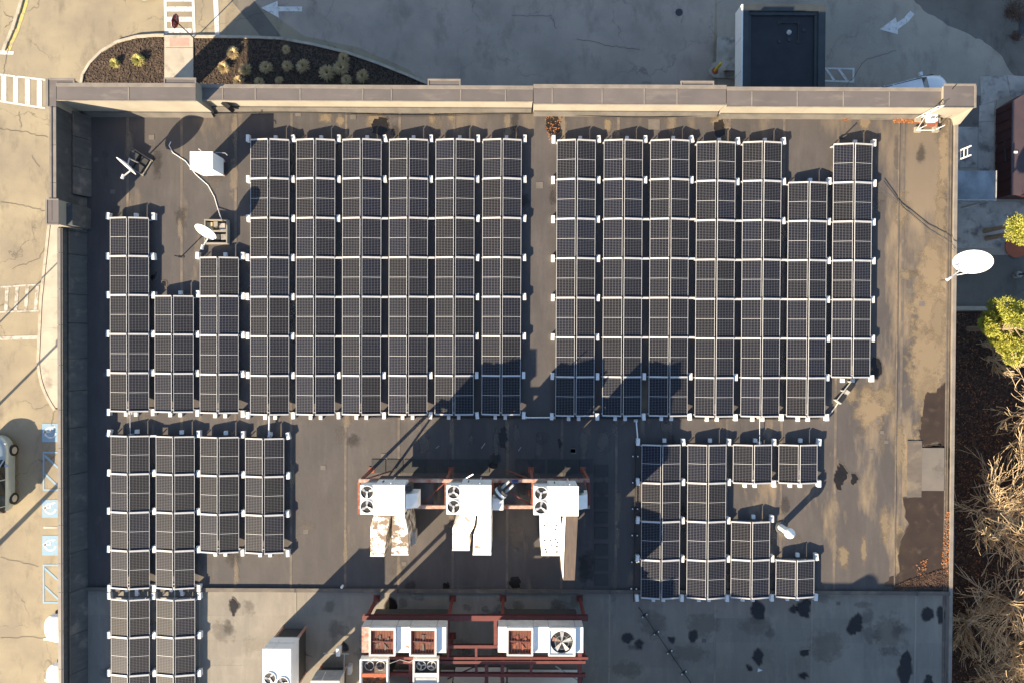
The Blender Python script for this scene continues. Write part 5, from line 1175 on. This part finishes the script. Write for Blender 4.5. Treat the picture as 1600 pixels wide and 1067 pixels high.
# ---- cars
def car(px, py, rot, paint, label, L=4.6, W=1.85, H=1.5, name='parked_car', suv=False):
    c = at(px, py, 0); root = empty(name, (c.x, c.y, 0), label, 'car'); root.rotation_euler = (0, 0, rot)
    def put(nm, verts, faces, mat, par=root, smooth=True, sub=0):
        me = bpy.data.meshes.new(nm); me.from_pydata(verts, [], faces); me.materials.append(M[mat])
        bm = bmesh.new(); bm.from_mesh(me); bmesh.ops.delete(bm, geom=[v for v in bm.verts if not v.link_faces], context='VERTS'); bmesh.ops.recalc_face_normals(bm, faces=bm.faces); bm.to_mesh(me); bm.free()
        for p in me.polygons: p.use_smooth = smooth
        o = bpy.data.objects.new(nm, me); C.objects.link(o); o.parent = par
        if sub: m_ = o.modifiers.new('sub', 'SUBSURF'); m_.levels = m_.render_levels = sub
        return o
    l, w_ = L/2, W/2
    # body: stations nose -> tail: (x, half width, bonnet height at centre, shoulder height)
    st = [(l,.14,.50,.48),(l-.07,.45,.66,.60),(l-.22,.70,.78,.72),(l-.52,.90,.88,.80),(l-1.0,1,.95,.88),(l-1.45,1,1.02,.94),(0,1,1.02,.96),(-l+1.2,1,1.02,.97),(-l+.55,.95,1.02,.95),(-l+.18,.78,.95,.85),(-l,.45,.62,.55)]
    V, F = [], []
    for x, f, hc, hs in st:
        ww = w_*f; V += [(x,-ww*.96,.22),(x,-ww,.5 if hs > .55 else .4),(x,-ww*.97,hs),(x,-ww*.6,hc),(x,0,hc+.03),(x,ww*.6,hc),(x,ww*.97,hs),(x,ww,.5 if hs > .55 else .4),(x,ww*.96,.22)]
    for i in range(len(st)-1):
        for j in range(8): F.append((i*9+j, i*9+j+1, (i+1)*9+j+1, (i+1)*9+j))
    F.append(tuple(range(9))); F.append(tuple(reversed(range((len(st)-1)*9, len(st)*9))))
    put('body', V, F, paint, sub=1)
    # greenhouse
    g = [(l-1.35,.86,.98),(l-2.1,.74,H-.06),(l-2.5,.75,H),(-l+1.5,.73,H-.01),(-l+.9,.72,H-.08),(-l+.35,.82,.99)]
    if suv: g[3:] = [(-l+1.0,.75,H),(-l+.55,.74,H-.05),(-l+.15,.84,.99)]
    V, F = [], []
    for x, f, h in g: V += [(x,-w_*f,h),(x,0,h+.03),(x,w_*f,h)]
    low = [(g[0][0],.9),(g[1][0],.92),(g[2][0],.92),(g[3][0],.92),(g[4][0],.92),(g[5][0],.88)]
    k = len(V)
    for x, f in low: V += [(x,-w_*f,.95),(x,w_*f,.95)]
    for i in range(1, 4):
        F += [(i*3,i*3+1,(i+1)*3+1,(i+1)*3),(i*3+1,i*3+2,(i+1)*3+2,(i+1)*3+1)]
    put('roof', V[:k], F, paint)
    GFw = [(0,1,4,3),(1,2,5,4)]; GFr = [(12,13,16,15),(13,14,17,16)]
    put('windscreen', V[:k], GFw, 'car_glass', smooth=False); put('rear_window', V[:k], GFr, 'car_glass', smooth=False)
    for s_, a in ((-1, 0), (1, 2)):
        for i0, i1 in ((0,2),(2,4),(4,5)):
            fs = []
            for i in range(i0, i1):
                fs.append((i*3+a, (i+1)*3+a, k+(i+1)*2+(1 if s_ > 0 else 0), k+i*2+(1 if s_ > 0 else 0)))
            put('side_window', V, fs, 'car_glass', smooth=False)
    # pillars and roof rails
    for s_ in (-1, 1):
        mb = MB()
        for i in (0, 2, 4):
            x, f, h = g[i if i else 0]; x2, f2, h2 = g[1] if i == 0 else (g[i][0], .93, .95)
            mb.bar((x, s_*w_*(f+.015), h), (x2, s_*w_*(f2+.015), h2), .05, .05)
        put('pillar', mb.v, mb.f, paint, smooth=False)
        mb = MB().bar((g[1][0], s_*w_*.70, H+.0), (g[4][0], s_*w_*.69, H-.03), .04, .05); put('roof_rail', mb.v, mb.f, 'dark_grey', smooth=False)
        mb = MB().box(l-1.75, l-1.6, s_*(w_+.0), s_*(w_+.2), .95, 1.1); put('mirror', mb.v, mb.f, paint, smooth=False)
        mb = MB().box(l-.62, l-.42, s_*w_*.62, s_*w_*.80, .60, .78); put('headlight', mb.v, mb.f, 'white_block', smooth=False)
        mb = MB().box(-l+.10, -l+.24, s_*w_*.5, s_*w_*.72, .65, .85); put('tail_light', mb.v, mb.f, 'sign_red', smooth=False)
        for xx in (l-.9, -l+.85):
            mb = MB().tube((xx, s_*(w_-.22), .33), (xx, s_*(w_+.015), .33), .33, .33, 20); wh = put('wheel', mb.v, mb.f, 'rubber', smooth=False)
            mb = MB().tube((xx, s_*(w_+.016), .33), (xx, s_*(w_+.03), .33), .21, .19, 12); put('rim', mb.v, mb.f, 'grey_metal', wh, smooth=False)
    return root
H_ = math.pi/2
car(4, 738, H_, 'car_silver', 'silver grey car parked at the left edge of the photo', 4.6, 1.9, 1.62, suv=True)
car(138, 973, math.pi, 'car_white', 'white car nosing out from behind the west wall, upper one of two', 4.5, 1.8, 1.6, suv=True)
car(141, 1048, math.pi, 'car_white', 'white car nosing out from behind the west wall, lower one at the corner', 4.5, 1.8, 1.5)
car(1410, 158, math.radians(14), 'car_white', 'white vehicle half hidden behind the north parapet near its right end', 4.8, 1.9, 1.7, suv=True)
car(212, -52, math.radians(120), 'car_silver', 'pale car just reaching into the top edge of the photo', 4.5, 1.8, 1.5)

# ================================================================== TREES
def leaf_tree(px, py, zc, rx, ry, rz, n, mat, label, seed, name='evergreen_tree'):
    rr = random.Random(seed); c = at(px, py, zc); root = empty(name, (c.x, c.y, 0), label, 'tree')
    mb = MB(); ends = []
    mb.tube((c.x,c.y,0),(c.x+.1,c.y,zc-rz*.3),.16,.10,8); mb.tube((c.x+.1,c.y,zc-rz*.3),(c.x,c.y,zc+rz*.6),.10,.03,6)
    cl = []
    for k in range(34):
        u = rr.uniform(0, 6.283); h = rr.uniform(-.8, .95); q = math.sqrt(1-h*h*.8)*rr.uniform(.45, 1.08)
        p = Vector((c.x+rx*q*math.cos(u), c.y+ry*q*math.sin(u), zc+rz*h*.9)); cl.append((p, rr.uniform(.28,.55)))
        mb.tube((c.x,c.y,p.z-.3*rz), p, .035, .012, 4)
    obj('trunk', mb, 'bark', root)
    lf = MB()
    for k in range(int(n*1.7)):
        p, r_ = cl[rr.randrange(len(cl))]; v = Vector((rr.gauss(0,1), rr.gauss(0,1), rr.gauss(0,.8))).normalized()*r_*rr.uniform(.5,1.05)
        q = p+v; d = (v.normalized()+Vector((rr.uniform(-.6,.6),rr.uniform(-.6,.6),rr.uniform(-.2,.8)))).normalized(); s_ = d.orthogonal().normalized(); s_.rotate(Matrix.Rotation(rr.uniform(0,6),3,d))
        L_, w_ = rr.uniform(.05,.11), rr.uniform(.015,.035)
        lf.poly([q-d*L_*.4, q+s_*w_, q+d*L_, q-s_*w_])
    obj('crown', lf, mat, root)
leaf_tree(1578, 513, 3.4, 1.15, 1.5, 1.4, 15000, 'leaf_green', 'yellow green bushy tree at the right edge below the pale kerb', 4)
leaf_tree(1592, 540, 2.8, .9, .9, 1.0, 6000, 'leaf_green', 'lower yellow green bush leaning out under the bushy tree', 8)
leaf_tree(1606, 360, 3.2, .7, .5, .8, 4000, 'leaf_green', 'yellow green twig of a tree entering at the right edge above the big dish', 6)
leaf_tree(1590, 350, 2.6, .22, .15, .3, 700, 'leaf_green', 'small lone yellow green sprig above the orange lid', 16)
def bare_tree(px, py, hgt, spread, label, seed, levels=4, start=None, up=.38, nb=15):
    rr = random.Random(seed); b = at(px, py, 0); root = empty('bare_tree', (b.x, b.y, 0), label, 'tree', 'bare trees along the east side')
    tr, tw = MB(), MB()
    def grow(p, d, L_, r, lv):
        n_ = 4; q = p
        for i in range(n_):
            d = (d+Vector((rr.gauss(0,.09), rr.gauss(0,.09), rr.gauss(.03,.08)))).normalized(); q2 = q+d*L_/n_
            r2 = max(.012, r*(1-.08))
            (tr if lv < 2 else tw).tube(q, q2, r, r2, 6 if lv < 2 else 3); q, r = q2, r2
            if lv < levels and (i > 0 or lv > 0):
                for _ in range(1 if lv < 2 or rr.random() < .75 else 2 if rr.random() < .3 else 0):
                    sd_ = Vector((rr.gauss(0,1), rr.gauss(0,1), rr.gauss(.1,.6))).normalized()
                    dd = (d*1.2+sd_*.55).normalized(); grow(q, dd, L_*rr.uniform(.55,.9), r*.5, lv+1)
    h0 = hgt*.25; top = Vector((b.x, b.y, h0)); tr.tube((b.x,b.y,0), top, .17, .14, 8)
    for k in range(nb):
        a = 2*math.pi*k/nb+rr.uniform(-.3,.3); d = Vector((math.cos(a)*(1-up), math.sin(a)*(1-up), up*rr.uniform(.6,1.3))).normalized()
        grow(top, d, spread*rr.uniform(.75,1.3), .06, 1)
    obj('trunk', tr, 'bark', root); o = obj('twigs', tw, 'twig', root, kind='stuff')
    return len(tr.f)+len(tw.f)
nf = 0
nf += bare_tree(1585, 750, 5.5, 2.3, 'bare tree with wiry pale twigs, the uppermost of the row beside the east edge', 21)
nf += bare_tree(1530, 800, 4.6, 1.7, 'bare tree standing closest to the building half way down the leafy slope', 22)
nf += bare_tree(1620, 860, 6.0, 2.5, 'large bare tree cut by the right edge of the photo, middle of the row', 23)
nf += bare_tree(1560, 930, 5.0, 2.1, 'bare tree with long arched twigs above the lowest one', 24)
nf += bare_tree(1600, 1010, 5.5, 2.4, 'bare tree at the bottom right corner of the photo', 25)
nf += bare_tree(1525, 1040, 4.4, 1.7, 'bare tree nearest the roof edge at the very bottom', 26)
nf += bare_tree(1640, 700, 5.5, 2.2, 'bare tree mostly outside the right edge, behind the uppermost one', 27)
nf += bare_tree(1600, 640, 4.5, 1.9, 'bare brush tree highest up the slope, just under the yellow green tree', 41)
nf += bare_tree(1575, 1090, 5.0, 2.2, 'bare tree mostly below the bottom edge of the photo', 42)
nf += bare_tree(1500, 960, 3.2, 1.2, 'low bare shrub tree close against the east wall near the roof divider', 43)
nf += bare_tree(1543, 560, 2.0, .7, 'small grey bare bush under the yellow green tree', 28, levels=4, nb=6)
for x, y, h_, r_, lb in ((-62,565,5.6,.05,'slim lamp post just beyond the left edge of the photo, beside the crosswalk'), (-78,925,5.2,.16,'stout lamp post just beyond the left edge of the photo, near the accessible bays'), (-60,690,4.0,.09,'low lamp post just beyond the left edge of the photo')):
    p = at(x, y, 0); lr = empty('lamp_post', (p.x, p.y, 0), lb, 'lamp post', 'lamp posts of the car park')
    obj('pole', MB().tube((p.x,p.y,.3),(p.x,p.y,h_),r_,r_*.8,10), 'grey_metal', lr); obj('footing', MB().tube((p.x,p.y,0),(p.x,p.y,.3),.25,.25,14), 'concrete_grey', lr)
    obj('lamp_head', MB().obox((p.x+.3,p.y), .9, .4, h_, h_+.16), 'dark_grey', lr)
# dead leaves, loose in the corners
def leaves(name, px, cnt, mat, label, z=R, size=.05, seed=1, par=None):
    rr = random.Random(seed); P = [tuple(p[:2]) for p in [at(a, b, z) for a, b in px]]; xs = [p[0] for p in P]; ys = [p[1] for p in P]; mb = MB(); k = 0
    while k < cnt:
        x, y = rr.uniform(min(xs), max(xs)), rr.uniform(min(ys), max(ys))
        if not inpoly(x, y, P): continue
        k += 1; s_ = size*rr.uniform(.6,1.5); a = rr.uniform(0,6.3); zz = z+.03+rr.random()*.04
        mb.poly([(x+s_*math.cos(a),y+s_*math.sin(a),zz),(x-s_*math.sin(a)*.6,y+s_*math.cos(a)*.6,zz+rr.uniform(-.01,.03)),(x-s_*math.cos(a),y-s_*math.sin(a),zz+.01),(x+s_*math.sin(a)*.6,y-s_*math.cos(a)*.6,zz+rr.uniform(-.01,.03))])
    obj(name, mb, mat, kind='stuff', label=label, cat='dead leaves')
leaves('dead_leaves', [(1394,181),(1436,178),(1438,194),(1396,192)], 750, 'dead_leaf', 'drift of bright orange leaves at the foot of the north parapet', seed=2, size=.045)
leaves('dead_leaves', [(1316,184),(1326,184),(1326,189),(1316,189)], 60, 'dead_leaf', 'small drift of orange leaves left of the big drift', seed=3)
leaves('dead_leaves', [(1476,800),(1485,790),(1485,915),(1470,880)], 380, 'dead_leaf', 'rust coloured leaves along the east roof edge by the wet corner', seed=4, size=.04)
leaves('dead_leaves', [(1395,915),(1420,905),(1480,885),(1484,918),(1395,920)], 1500, 'brown_leaf', 'brown leaves heaped in the wet corner above the divider', seed=5, size=.04)
leaves('dead_leaves', [(1430,880),(1448,872),(1446,895),(1432,898)], 60, 'dead_leaf', 'scattered leaves in the middle of the wet corner', seed=6, size=.04)
leaves('dead_leaves', [(855,182),(876,186),(872,212),(858,220),(850,195)], 90, 'dead_leaf', 'few leaves in the puddle at the top of the central aisle', seed=7, size=.035)
leaves('ground_leaves', [(1495,490),(1700,490),(1700,1150),(1470,1150)], 16000, 'brown_leaf', 'brown leaf litter covering the slope under the bare trees', z=.0, size=.07, seed=8)
leaves('ground_leaves', [(1495,490),(1700,490),(1700,1150),(1470,1150)], 3500, 'dead_leaf', 'scattered rust coloured leaves on the slope under the bare trees', z=.01, size=.045, seed=9)
print('objects', len(bpy.data.objects), 'tree faces', nf)
